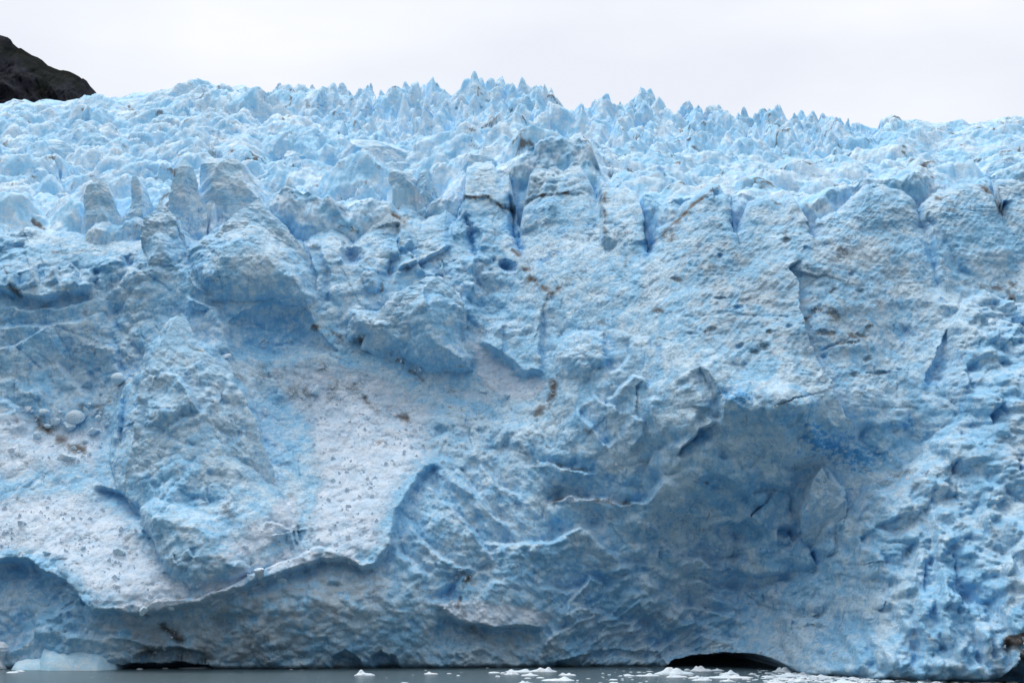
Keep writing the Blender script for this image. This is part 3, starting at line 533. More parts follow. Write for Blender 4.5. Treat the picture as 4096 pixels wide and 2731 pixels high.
# dirt elsewhere on the face
for tl, ln, wd, vl in (('E', [(1290, 280), (1330, 300), (1380, 345), (1440, 375)], 13, .95), ('E', [(1480, 340), (1500, 360)], 8, .7), ('E', [(1410, 400), (1400, 430), (1375, 480)], 12, .85), ('E', [(1450, 970), (1440, 1050), (1400, 1120), (1330, 1200)], 16, .85), ('E', [(1660, 1300), (1700, 1315)], 9, .6),
     ('E', [(470, 1210), (330, 1180), (200, 1100), (120, 990)], 20, .62), ('E', [(-10, 690), (50, 710), (160, 690)], 10, .7), ('E', [(160, 710), (300, 770), (430, 850), (570, 960)], 13, .6), ('E', [(440, 150), (475, 215)], 9, .8), ('E', [(300, 300), (300, 350)], 7, .8), ('E', [(880, 600), (950, 650)], 14, .6),
     ('E', [(1185, 90), (1215, 120)], 8, .8), ('E', [(1250, 215), (1310, 215)], 8, .8), ('E', [(2030, 320), (2025, 350)], 9, .6), ('E', [(2030, 420), (2070, 420)], 12, .5), ('E', [(2110, 485), (2180, 490)], 8, .7), ('E', [(1730, 570), (1780, 572)], 9, .6), ('E', [(1940, 190), (1945, 130)], 8, .6),
     ('B', [(690, 1155), (860, 1146), (1000, 1150), (1100, 1220), (1180, 1218), (1260, 1183), (1380, 1137), (1550, 1132), (1640, 1127), (1700, 1168)], 5, .95), ('B', [(1800, 1120), (1790, 1200), (1800, 1400)], 9, .6), ('B', [(2352, 1250), (2250, 1340), (2200, 1400), (2130, 1470)], 14, .7), ('B', [(2250, 1350), (2250, 1430)], 12, .8),
     ('C', [(325, 1058), (150, 1190), (0, 1312)], 7, .85), ('C', [(755, 1330), (760, 1450)], 9, .7), ('C', [(690, 1185), (720, 1190)], 6, .8), ('C', [(1770, 1150), (1850, 1185)], 10, .7), ('C', [(1830, 1250), (1930, 1250)], 8, .6), ('C', [(2060, 1050), (2150, 1140), (2200, 1220), (2240, 1270)], 12, .75), ('C', [(1900, 910), (1800, 1000)], 14, .4),
     ('F', [(1980, 300), (2030, 320)], 9, .7), ('F', [(2070, 340), (2190, 330), (2280, 320), (2270, 400)], 14, .75), ('F', [(2210, 300), (2270, 300)], 10, .7), ('A', [(1900, 1310), (2000, 1380), (2100, 1480)], 7, .6), ('D', [(60, 230), (110, 370)], 10, .75), ('D', [(340, 90), (440, 100)], 6, .6), ('D', [(2100, 600), (2240, 640), (2330, 710)], 13, .65),
     ('D', [(1500, 860), (1560, 930), (1640, 960)], 18, .5), ('D', [(250, 1240), (340, 1340), (480, 1400), (560, 1430)], 26, .68), ('D', [(560, 1150), (700, 1120), (820, 1010)], 26, .58), ('D', [(1780, 900), (1900, 1000), (2100, 1070), (2352, 1010)], 40, .5), ('D', [(2080, 850), (2200, 880)], 20, .5), ('B', [(1900, 30), (1880, 20)], 5, .5),
     ('G', [(140, 600), (180, 560)], 16, .5), ('G', [(1560, 360), (1590, 400)], 16, .5), ('G', [(1740, 1190), (1900, 1250)], 30, .3), ('G', [(870, 540), (880, 620)], 16, .45), ('D', [(1520, 870), (1600, 960)], 22, .45), ('G', [(1900, 220), (1960, 260)], 12, .4), ('I', [(1330, 200), (1560, 90)], 16, .45), ('H', [(1980, 320), (1900, 330)], 8, .5), ('G', [(-20, 20), (520, 20)], 20, .3)):
    paint('dirt', T(tl, ln), vl, line=wd)
paint('dirt', [(1000, 2650), (1020, 2590), (1100, 2560), (1240, 2600), (1300, 2650)], .35, 20)
# dirty hummocks left of centre near the crest
paint('dirt', [(1350, 830), (1480, 780), (1620, 820), (1660, 900), (1600, 960), (1450, 930), (1370, 900)], .45, 30)
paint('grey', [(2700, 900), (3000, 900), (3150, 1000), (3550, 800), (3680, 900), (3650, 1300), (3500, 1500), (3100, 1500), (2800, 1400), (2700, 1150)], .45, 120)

for tl, ln, wd, vl in (('B', [(10, 1080), (80, 1110), (180, 1200), (300, 1180), (400, 1210), (470, 1260)], 16, .62), ('B', [(20, 1200), (60, 1290), (50, 1400)], 12, .62), ('B', [(270, 1160), (310, 1190), (400, 1270), (430, 1300)], 10, .7), ('B', [(-60, 1060), (20, 1090)], 14, .55), ('B', [(0, 1240), (80, 1270), (90, 1360)], 9, .6),
     ('B', [(420, 1470), (600, 1440), (740, 1350)], 4, .7), ('B', [(880, 1300), (870, 1420)], 5, .5), ('D', [(60, 230), (100, 360), (140, 380)], 12, .8), ('D', [(560, 500), (700, 480)], 8, .45), ('D', [(200, 480), (330, 460), (440, 380)], 14, .4), ('F', [(2210, 300), (2260, 360), (2280, 420)], 12, .8), ('F', [(980, 640), (1080, 640)], 7, .75), ('F', [(1180, 655), (1280, 660)], 7, .75), ('F', [(1290, 630), (1320, 605)], 7, .75), ('F', [(1140, 700), (1240, 695)], 5, .7),
     ('F', [(930, 500), (1000, 470)], 9, .7), ('F', [(1040, 490), (1100, 540)], 9, .65), ('F', [(20, 270), (60, 290)], 9, .7), ('F', [(580, 730), (620, 740)], 10, .7), ('F', [(900, 530), (905, 570)], 7, .65), ('F', [(600, 740), (520, 770)], 8, .5), ('C', [(100, 1100), (250, 1120)], 5, .4), ('G', [(1060, 1130), (1160, 1180), (1240, 1235)], 12, .9), ('G', [(900, 1350), (1000, 1300), (1150, 1290), (1400, 1330)], 12, .45)):  # most F strokes darken the slab pits again; last G one the arched slot
    paint('dirt', T(tl, ln), vl, line=wd)
paint('snow', [(-100, 1560), (300, 1640), (440, 1560), (470, 1700), (450, 1900), (560, 2060), (300, 1930), (-100, 1980)], .75, 120)
paint('snow', [(1000, 1420), (1250, 1400), (1500, 1430), (1800, 1600), (1780, 1860), (1650, 1960), (1500, 1900), (1150, 1700)], .72, 120)
paint('snow', [(1000, 2080), (1200, 1900), (1240, 2130), (1000, 2260), (780, 2330)], .8, 60)
paint('snow', T('E', [(620, 960), (900, 940), (1250, 1120), (1000, 1180), (700, 1100)]), .6, 60)
yy_ = PY + .16 * (PX - 3000) * -1 * .25 + 40 * fbm(Xg / 14, Zg / 14, 3, 161)
ln_ = ridged(Xg / 16, yy_ / 26, 3, 163); A['dirt'] = np.maximum(A['dirt'], A['stri'] * .42 * sm(ln_, .86, .96) * sm(fbm(Xg / 7, Zg / 5, 3, 165), -.05, .3))
for c, rx, ry, ro in (((1010, 1400), 150, 50, .3), ((1200, 1450), 200, 45, .1), ((1260, 1490), 120, 60, 0), ((420, 1080), 110, 40, .2), ((930, 1350), 60, 90, -.5)): paintb('blue', T('F', [c])[0], rx, ry, 1.25, ro)
for tl, ln, wd, vl in (('E', [(1290, 260), (1340, 300), (1390, 350), (1440, 372), (1500, 350)], 9, 1.0), ('E', [(1410, 390), (1395, 440), (1370, 490)], 8, 1.0), ('E', [(1455, 970), (1440, 1050), (1400, 1120), (1330, 1200)], 11, 1.0), ('E', [(1180, 85), (1220, 125)], 6, .9),
     ('B', [(-40, 1070), (100, 1110), (190, 1200), (310, 1185), (400, 1215), (470, 1255), (490, 1200)], 6, 1.0), ('B', [(300, 1190), (400, 1280), (440, 1310)], 6, .95), ('B', [(1800, 1120), (1790, 1250), (1800, 1420)], 5, .8), ('B', [(2352, 1240), (2240, 1350), (2130, 1470)], 5, 1.0), ('B', [(2240, 1350), (2250, 1440)], 6, 1.0),
     ('C', [(325, 1058), (150, 1190), (0, 1312)], 4, 1.0), ('C', [(2060, 1050), (2150, 1140), (2240, 1265)], 7, .9), ('D', [(2100, 590), (2240, 640), (2352, 720)], 8, .85), ('E', [(150, 700), (300, 770), (430, 850), (560, 950)], 8, .8), ('E', [(470, 1215), (330, 1180), (200, 1100), (120, 990)], 12, .8), ('D', [(240, 1230), (340, 1340), (480, 1400), (570, 1440)], 16, .85)):
    paint('dirt', T(tl, ln), vl, line=wd)
# --- general breakage, metre scale and down
chunk, stri, snow = A['chunk'], A['stri'], A['snow']
vary = .25 + 1.25 * sm(fbm(Xg / 13, Zg / 11, 3, 27) + .9 * (chunk - .2), -.22, .25)
plain = (1 - .8 * stri) * (1 - .8 * snow) * vary
wx = Xg + 1.6 * fbm(Xg * .12, Zg * .12, 3, 31); wz = Zg + 1.6 * fbm(Xg * .12, Zg * .12, 3, 37)
R -= plain * 2.0 * (facets(wx / 9.0, wz / 8.0, 11, 2.4) - .3)
R -= plain * 1.1 * (facets(wx / 3.6 + 4, wz / 3.2, 21, 2.2) - .3)
R -= (.30 + .5 * plain) * .65 * (facets(wx / 1.5 + 9, wz / 1.2, 41, 2.2) - .3)
R -= chunk * (2.2 * (cells(wx / 3.2, wz / 4.2, 51) - .5) + 1.1 * (cells(wx / 1.3, wz / 1.5, 61) - .5))
low = sm(PY, 1900, 2300) * (1 - snow)
R -= low * .8 * (cells(wx / 1.8, wz / 1.6, 66) - .5)
hol = sm(PX, 2350, 2600) * sm(3450 - PX, 0, 250) * sm(PY, 1600, 1800) * sm(2620 - PY, 0, 150)
R -= hol * 2.3 * (facets(wx / 5.5, wz / 4.5, 68, 2.8) - .3) + hol * .9 * (facets(wx / 2.2, wz / 1.8, 69, 2.8) - .3)
# slanting runnels down the buttress and the centre slope
rr = Xg * .95 + Zg * .35
R -= chunk * sm(PY, 2000, 2400) * .9 * ridged(rr / 2.4, Zg / 14., 4, 81)
cen = sm(PX, 1560, 1700) * sm(2500 - PX, 0, 200) * sm(PY, 1750, 1950)
R -= cen * .8 * ridged((Xg * .7 + Zg * .7) / 2.2, (Zg * .7 - Xg * .7) / 7., 4, 83)
comb = sm(PX, 2150, 2350) * sm(3100 - PX, 0, 200) * sm(PY, 2350, 2480)
R -= comb * 1.7 * ridged((Xg * .55 - Zg * .83) / 2.0, (Xg * .83 + Zg * .55) / 9., 3, 85)
# striated slab: near-horizontal scored layers and slanting melt flutes
lay = Zg + .10 * Xg + 1.6 * fbm(Xg * .05, Zg * .1, 3, 91)
lay2 = lay + 1.2 * sm(PX, 2700, 2500) * (Xg - 20) * -.25
R += stri * .20 * (ridged(Xg / 5.0, lay2 / 1.15, 4, 95, .65) - .6) * 2 * sm(fbm(Xg / 10, Zg / 6, 3, 96), -.3, .3)
R += .10 * plain * (ridged(Xg / .9, Zg / .8, 3, 105) - .6)
R += stri * .30 * fbm((Xg * .75 - Zg * .65) / .7, (Xg * .65 + Zg * .75) / 2.2, 4, 97, .6)
R += stri * 1.2 * fbm(Xg / 7, Zg / 6, 4, 99)
R -= stri * 1.3 * (facets(wx / 11., wz / 12., 98, 1.6) - .3)
R += .8 * fbm(Xg / 3.0, Zg / 3.0, 6, 101, .62) * (.3 + .7 * plain) * (1 - .5 * stri) + .07 * fbm(Xg / .5, Zg / .42, 3, 103, .7)
R -= snow * .30 * (facets(wx / 1.3, wz / 1.1, 108, 2.2) - .3) * sm(fbm(Xg / 5, Zg / 5, 3, 109), -.2, .3)
R += snow * (.16 * fbm(Xg / .9, Zg / .8, 4, 107, .7) + .5 * fbm(Xg / 6, Zg / 4, 3, 109))
# round the crest backwards, push the cave in
top = zc[None, :] - Zg
R += 1.8 * np.exp(-top / 1.6) + .8 * np.exp(-top / .35) + 4.0 * sm(2000 - PX, -300, 300) * np.exp(-top / 5.)
cv = inside(PX + .4 * (WX - PX), PY + .4 * (WY - PY), CAVE); R = np.where(cv, 48 + 0 * R, R)
cl_ = ridged((Xg * .93 + Zg * .36 + 2 * fbm(Xg / 8, Zg / 8, 3, 151)) / 7., (Zg * .93 - Xg * .36) / 20., 1, 153)
R += .22 * sm(cl_, .95, .995) * (1 - snow) * (1 - .4 * stri) * sm(fbm(Xg / 12, Zg / 12, 2, 155), -.1, .25)
R += 5 * np.exp(-np.clip(Zg, 0, 9) / .35) * .35
Yg = Yg + R
# rows that run back from the crest
kb = np.arange(1, NB + 1)[:, None] / NB
Xb = np.repeat(xs[None, :], NB, 0); Yb = Yg[-1][None, :] + 14 * kb + .5 * fbm(Xb * .6, kb * 9 + Xb * 0, 3, 111); Zb = zc[None, :] - 22 * kb ** 1.35 - .4 * kb
allX = np.vstack([Xg, Xb]); allY = np.vstack([Yg, Yb]); allZ = np.vstack([Zg, Zb])
at_ = {k: np.vstack([A[k], np.repeat(A[k][-1:], NB, 0) * (0 if k != 'snow' else 1)]) for k in ('blue', 'snow', 'dirt', 'grey')}
cliff = grid_mesh('glacier_cliff', allX, allY, allZ, M_FACE, at_)
tag(cliff, kind='structure')

# ------------------------------------------------------------------ the crevassed ice field behind
SKY = [(-900, 380), (0, 380), (37, 358), (82, 363), (122, 382), (143, 371), (184, 365), (245, 371), (290, 360), (326, 359), (347, 367), (373, 360), (408, 366), (536, 343), (637, 336), (774, 321), (863, 333), (917, 328), (970, 322), (1006, 356), (1060, 377),
 (1119, 360), (1286, 382), (1374, 365), (1415, 380), (1502, 385), (1546, 395), (1612, 380), (1654, 397), (1731, 390), (1811, 405), (1850, 372), (1892, 352), (1945, 388), (1975, 378), (2011, 356), (2064, 366), (2112, 400), (2148, 384), (2207, 410), (2255, 475), (2279, 482),
 (2332, 452), (2392, 432), (2481, 430), (2600, 420), (2648, 445), (2695, 459), (2758, 440), (2860, 456), (2934, 465), (3035, 470), (3101, 483), (3202, 484), (3279, 489), (3345, 476), (3434, 495), (3517, 498), (3529, 472), (3589, 461), (3678, 468), (3755, 488), (3857, 474), (3946, 471), (4035, 459), (4096, 463), (5000, 460)]
skx = np.array([s[0] for s in SKY], float); sky_ = np.array([s[1] for s in SKY], float)
NCF = 1500; NRF = 900
Y0, Y1 = 268., 640.
ta = np.linspace(-.43, .41, NCF)[None, :]; yy = Y0 * (Y1 / Y0) ** (np.linspace(0, 1, NRF) ** .92)[:, None]
Ycr = np.interp((ta * 285).ravel(), xs, np.convolve(np.pad(Yc, 40, mode='edge'), np.ones(81) / 81, 'valid'))[None, :] + 5.5
yy = (yy - Y0) / (Y1 - Y0) * (Y1 - Ycr) + Ycr
FY = yy; FX = ta * yy
fpx = 2048 + F * ta / (CP + .27 * SP)      # column's picture x for the slope's mean elevation
crest_s = np.convolve(np.pad(np.interp(fpx[0], crx, cry), 60, mode='edge'), np.ones(121) / 121, 'valid')[None, :]
YS = 600.                                  # distance of the skyline crest
zs0 = at(fpx, crest_s - 5, Ycr)[1]; zs1 = at(fpx, np.interp(fpx, skx, sky_), YS)[1]
u = (FY - Ycr) / (YS - Ycr)
base = np.where(u < 1, zs0 + (zs1 - zs0) * (np.clip(u, -.2, 1) - .10 * np.sin(np.clip(u, 0, 1) * math.pi)), zs1 - (u - 1) * 60)
# rows of rounded, transverse seracs
qx = FX + 6 * fbm(FX / 22, FY / 22, 3, 201) + 2.2 * fbm(FX / 5, FY / 6, 4, 205, .6); qy = FY + 7 * fbm(FX / 25, FY / 25, 3, 203) + 2.6 * fbm(FX / 6, FY / 7, 4, 207, .6)
spk = np.clip(sm(fpx, 950, 1500) * sm(u, .55, .8), 0, 1) * (1 - sm(fpx, 3350, 3600))
fine_r = sm(fpx, 2300, 2900)
h1 = cells(qx / 24., qy / 12., 211, k=1.25, p=1.6)
h2 = cells(qx / 10. + 7, qy / 7.5, 221, k=1.15, p=1.7)
h3 = cells(qx / 2.9 + 3, qy / 3.8, 231, k=1.0, p=1.2)
h4 = cells(qx / 4.2 + 3, qy / 9., 241, k=1.25, p=1.1, amin=.2)
fade = np.clip(1 - sm(u, .93, 1.0) * (1 - spk) * .8, 0, 1) * (.7 + .3 * sm(u, 0, .04))
# keep the transverse crests below the design skyline at the very back
b1 = facets(qx / 17, qy / 11, 281, 2.6) - .2; b2 = facets(qx / 7 + 3, qy / 5.5, 285, 2.6) - .2
cvs = sm(ridged((qx + .15 * qy) / 34, qy / 11, 3, 287), .80, .93)
H = 9.5 * (1 - .45 * fine_r) * b1 + 4.2 * (1 - .3 * fine_r) * b2 * (1 - .5 * spk) - 4.5 * cvs * (1 - spk)
H += (6.5 - 2 * fine_r) * (h1 - .4) * (1 - .4 * spk) + (2.6 - .6 * fine_r) * (h2 - .5) + .5 * (h3 - .5) + 8 * spk * (h4 - .35)
H += 1.2 * (.75 - ridged(FX / 6, FY / 6, 3, 255)) + .7 * fbm(FX / 3, FY / 3.5, 4, 251, .55) + .10 * fbm(FX / .6, FY / .8, 3, 253)
Hs = H * fade * (1 - .45 * sm(700 - fpx, 0, 300) * sm(u, .75, .95)) - (1.6 + 1.6 * sm(900 - fpx, 0, 400)) * sm(u, .75, 1.0) * (1 - spk)
FZ = base + Hs - .4
fa = {'blue': np.clip(.8 * cvs + .55 * sm(-fbm(FX / 9, FY / 16, 4, 261), .1, .6) + .55 * sm(.10 - h2, -.25, .1) * 0, 0, 1), 'snow': .3 * sm(fbm(FX / 14, FY / 20, 4, 263), .0, .5), 'dirt': np.zeros(FX.shape), 'grey': np.zeros(FX.shape)}
dr = ridged(qx / 13, qy / 6, 4, 265)
fa['dirt'] = .95 * sm(dr, .74, .88) * sm(fbm(FX / 18, FY / 22, 3, 267), -.10, .2)
# the field's front breaks off steeply behind the cliff's crest
ks = np.linspace(0, 1, 60)[:-1, None]
SY = FY[:1] - 6.5 * (1 - ks) + 0 * ta; SX = ta * SY; SZ = FZ[:1] - 26 * (1 - ks) ** 2.2
SZ = SZ - (1 - ks) * ks * 10 * np.clip(fbm(SX / 4, SX * 0, 4, 275), -.4, .6)
SY = SY - np.minimum((1 - ks) * 5, 1) * (2.0 * (facets(SX / 4.5, SZ / 5, 271, 2.4) - .2) + 1.0 * fbm(SX / 1.6, SZ / 2., 5, 273, .6)) + 1.2 * (1 - ks)
FX = np.vstack([SX, FX]); FY0, FY = FY, np.vstack([SY, FY]); FZ = np.vstack([SZ, FZ])
fa = {k: np.vstack([np.repeat(v[:1] * (k == 'blue') + .4 * (k == 'blue'), 59, 0), v]) for k, v in fa.items()}
field = grid_mesh('ice_field', FX, FY, FZ, M_FIELD, fa)
tag(field, kind='structure')

def field_base(px, Y):
    """height of the ice field's mean surface under picture column px at distance Y"""
    j = int(np.clip(np.searchsorted(fpx[0], px), 0, NCF - 1)); return float(np.interp(Y, FY0[:, j], base[:, j] if base.shape[1] > 1 else base[:, 0]))
def field_depth(px, py):
    """distance at which that surface shows at picture row py"""
    best = None
    for Y in np.arange(292, 596, 2.0):
        X, Z = at(px, 0, Y); z = field_base(px, Y); q = proj(float(X), Y, z)[1]
        if q <= py: return Y
    return 594.

# ------------------------------------------------------------------ mountain, water
MT = [(-2600, -400), (-900, -60), (-400, 60), (-120, 118), (0, 141), (14, 145), (31, 150), (43, 159), (53, 176), (73, 193), (84, 193), (100, 204), (127, 221), (151, 230), (169, 241), (192, 263), (204, 267), (216, 273), (241, 282), (253, 281), (276, 286), (292, 293), (316, 306), (327, 315), (333, 314), (347, 324), (361, 345), (382, 367), (420, 420), (480, 520)]
mpx = np.concatenate([np.linspace(-2600, -200, 120), np.linspace(-195, 480, 460)]); mpy = np.interp(mpx, [m[0] for m in MT], [m[1] for m in MT])
MX, MZ = at(mpx, mpy, 1500.)
tm = np.concatenate([np.linspace(-1, 0, 20)[:-1], np.linspace(0, 1, 240) ** 1.15])[:, None]
X_ = np.repeat(MX[None, :], len(tm), 0); Z_ = MZ[None, :] - np.abs(tm) * MZ[None, :] * .95; Y_ = 1500 - tm * 420 * np.ones((1, len(mpx)))
nn = np.minimum(np.abs(tm) * 8, 1)
Y_ = Y_ + nn * (60 * fbm(X_ / 60, Z_ / 110, 6, 301, .6) - 45 * ridged((X_ + Z_ * .4) / 35, Z_ / 140, 5, 305)); X_ = X_ + nn * 12 * fbm(X_ / 40, Z_ / 40, 4, 311)
mm, mt, mb = mat('dark_mountain_rock')
tcm = node(mt, 'ShaderNodeTexCoord'); O_ = tcm.outputs['Object']
rk = noise(mt, mapped(mt, O_, (1, 1, .35), (0, .35, 0)), .035, 9, .7, .6)
c_ = mixc(mt, ramp(mt, rk, .38, .66), (.010, .012, .018), (.042, .046, .060))
c_ = mixc(mt, mth(mt, 'MULTIPLY', ramp(mt, noise(mt, O_, .012, 4, .6), .56, .66), .6), c_, (.014, .018, .010))
c_ = mixc(mt, ramp(mt, noise(mt, mapped(mt, O_, (1, 1, .3)), .06, 9, .75), .66, .74), c_, (.11, .115, .13))
mt.links.new(c_, mb.inputs['Base Color']); mb.inputs['Roughness'].default_value = .95; mb.inputs['Specular IOR Level'].default_value = .05
bpm = node(mt, 'ShaderNodeBump'); bpm.inputs['Strength'].default_value = .8; bpm.inputs['Distance'].default_value = 12
mt.links.new(rk, bpm.inputs['Height']); mt.links.new(bpm.outputs[0], mb.inputs['Normal'])
tag(grid_mesh('mountain', X_, Y_, Z_, mm, flip=True), kind='structure')

wm, wt, wb = mat('silty_fjord_water')
tcw = node(wt, 'ShaderNodeTexCoord'); Ow = tcw.outputs['Object']
wb.inputs['Base Color'].default_value = (.085, .13, .15, 1); wb.inputs['Roughness'].default_value = .18; wb.inputs['IOR'].default_value = 1.33
hw = mth(wt, 'ADD', noise(wt, mapped(wt, Ow, (.7, 1.4, 1)), 2.2, 6, .6), mth(wt, 'MULTIPLY', noise(wt, mapped(wt, Ow, (.4, 1, 1)), .25, 4, .5), 1.6))
bw = node(wt, 'ShaderNodeBump'); bw.inputs['Strength'].default_value = .8; bw.inputs['Distance'].default_value = .4
wt.links.new(hw, bw.inputs['Height']); wt.links.new(bw.outputs[0], wb.inputs['Normal'])
gx_, gy_ = np.meshgrid(np.linspace(-2500, 2500, 40), np.linspace(-1500, 2500, 40))
tag(grid_mesh('water', gx_, gy_, gx_ * 0, wm), kind='structure')

# ------------------------------------------------------------------ lofted seracs
def loft(name, rows, Y, thick, seed, material, K=40, M=44, rough=.62, lean=0.0, sink=3.0, prow=.25, rown=None, taper=0.0):
    """rows: (py, px_left, px_right) from the tip down; closed body of lens-shaped sections, depth 'thick' x half-width"""
    r_ = sorted(rows); ys = np.array([r[0] for r in r_], float); xl = np.array([r[1] for r in r_], float); xr = np.array([r[2] for r in r_], float)
    ty = ys[0] + (ys[-1] - ys[0]) * np.linspace(0, 1, M) ** 1.25
    l = np.interp(ty, ys, xl); r = np.interp(ty, ys, xr)
    Yr = Y + 0 * ty
    if rown: Yr = Y + (rown[0] - rown[1]) * .85 * (.5 - (ty - ty[0]) / (ty[-1] - ty[0]))
    XL, Z0 = at(l, ty, Yr); XR, _ = at(r, ty, Yr)
    if taper: Yr = Yr + 9 * ((ty - ty[0]) / (ty[-1] - ty[0])) ** 3
    Yr = np.concatenate([[Yr[0]], Yr, [Yr[-1] + 2]])[:, None]
    Z0 = Z0.copy(); cx = (XL + XR) / 2; hw = np.maximum((XR - XL) / 2, .04)
    # a tip ring, then rows, then a sunk foot
    cx = np.concatenate([[cx[0]], cx, [cx[-1]]]); hw = np.concatenate([[.01], hw, [hw[-1] * (1.35 if taper == 0 else 1.0)]]); Z = np.concatenate([[Z0[0] + .02 * (Z0[0] - Z0[-1])], Z0, [Z0[-1] - sink]])
    a = np.linspace(0, 2 * math.pi, K, endpoint=False)[None, :]; ca, sa = np.cos(a), np.sin(a)
    hw = hw[:, None]; cxx = cx[:, None]; Zz = Z[:, None] + 0 * a
    fr_ = np.concatenate([[0], np.linspace(0, 1, M), [1]])[:, None]
    tk = np.minimum(hw * thick, 40) * (1 - taper * fr_ ** 1.5) * (1 + .0 * a)
    rng = random.Random(seed); off = rng.uniform(-.4, .4); ns = rng.choice((4, 5, 5, 6)); ph = rng.uniform(0, 6.28)
    aw = a + ph + .5 * (fr_ - .5) * rng.uniform(-1, 1) + .25 * np.sin(fr_ * 5 + ph); seg = 2 * math.pi / ns
    pr = math.cos(seg / 2) / np.cos(np.mod(aw, seg) - seg / 2); ex = pr * ca; ey = pr * sa
    ex = ex / np.abs(ex).max(1, keepdims=True); ey = ey / np.abs(ey).max(1, keepdims=True)
    X = cxx + hw * (ex + off * .25 * (1 - np.abs(ca)) * 1); Yv = Yr + lean * (Zz - Z0[-1]) + tk * ey
    g = np.clip(hw / hw.max() * 1.3, .10, 1); W_ = float(hw.max()); so_ = seed * 7.3
    P = X + .55 * Yv; Q = Zz + .45 * Yv
    sa1 = np.minimum(1.8, W_ * .55); amp = rough * 1.5 * sa1 * g
    d1 = facets(P / (sa1 * 2.3) + so_, Q / (sa1 * 2.8), seed, 2.2) - .25; d2 = facets(P / (sa1 * .9), Q / (sa1 * 1.1) + so_, seed + 3, 2.2) - .25
    d3 = fbm(P / (sa1 * .8) + so_, Q / (sa1 * .8), 5, seed + 6, .6)
    dd_ = amp * (.55 * d1 + .28 * d2 + .35 * d3)
    X = X + dd_ * ex * .55; Yv = Yv + dd_ * np.sign(sa) * np.minimum(1, np.abs(sa) * 2.5)
    Zz = Zz + amp * .18 * fbm(P / (sa1 * .7) + 4, Q / sa1, 3, seed + 12)
    o = grid_mesh(name, X, Yv, Zz, material, closed=True, flip=True)
    return o
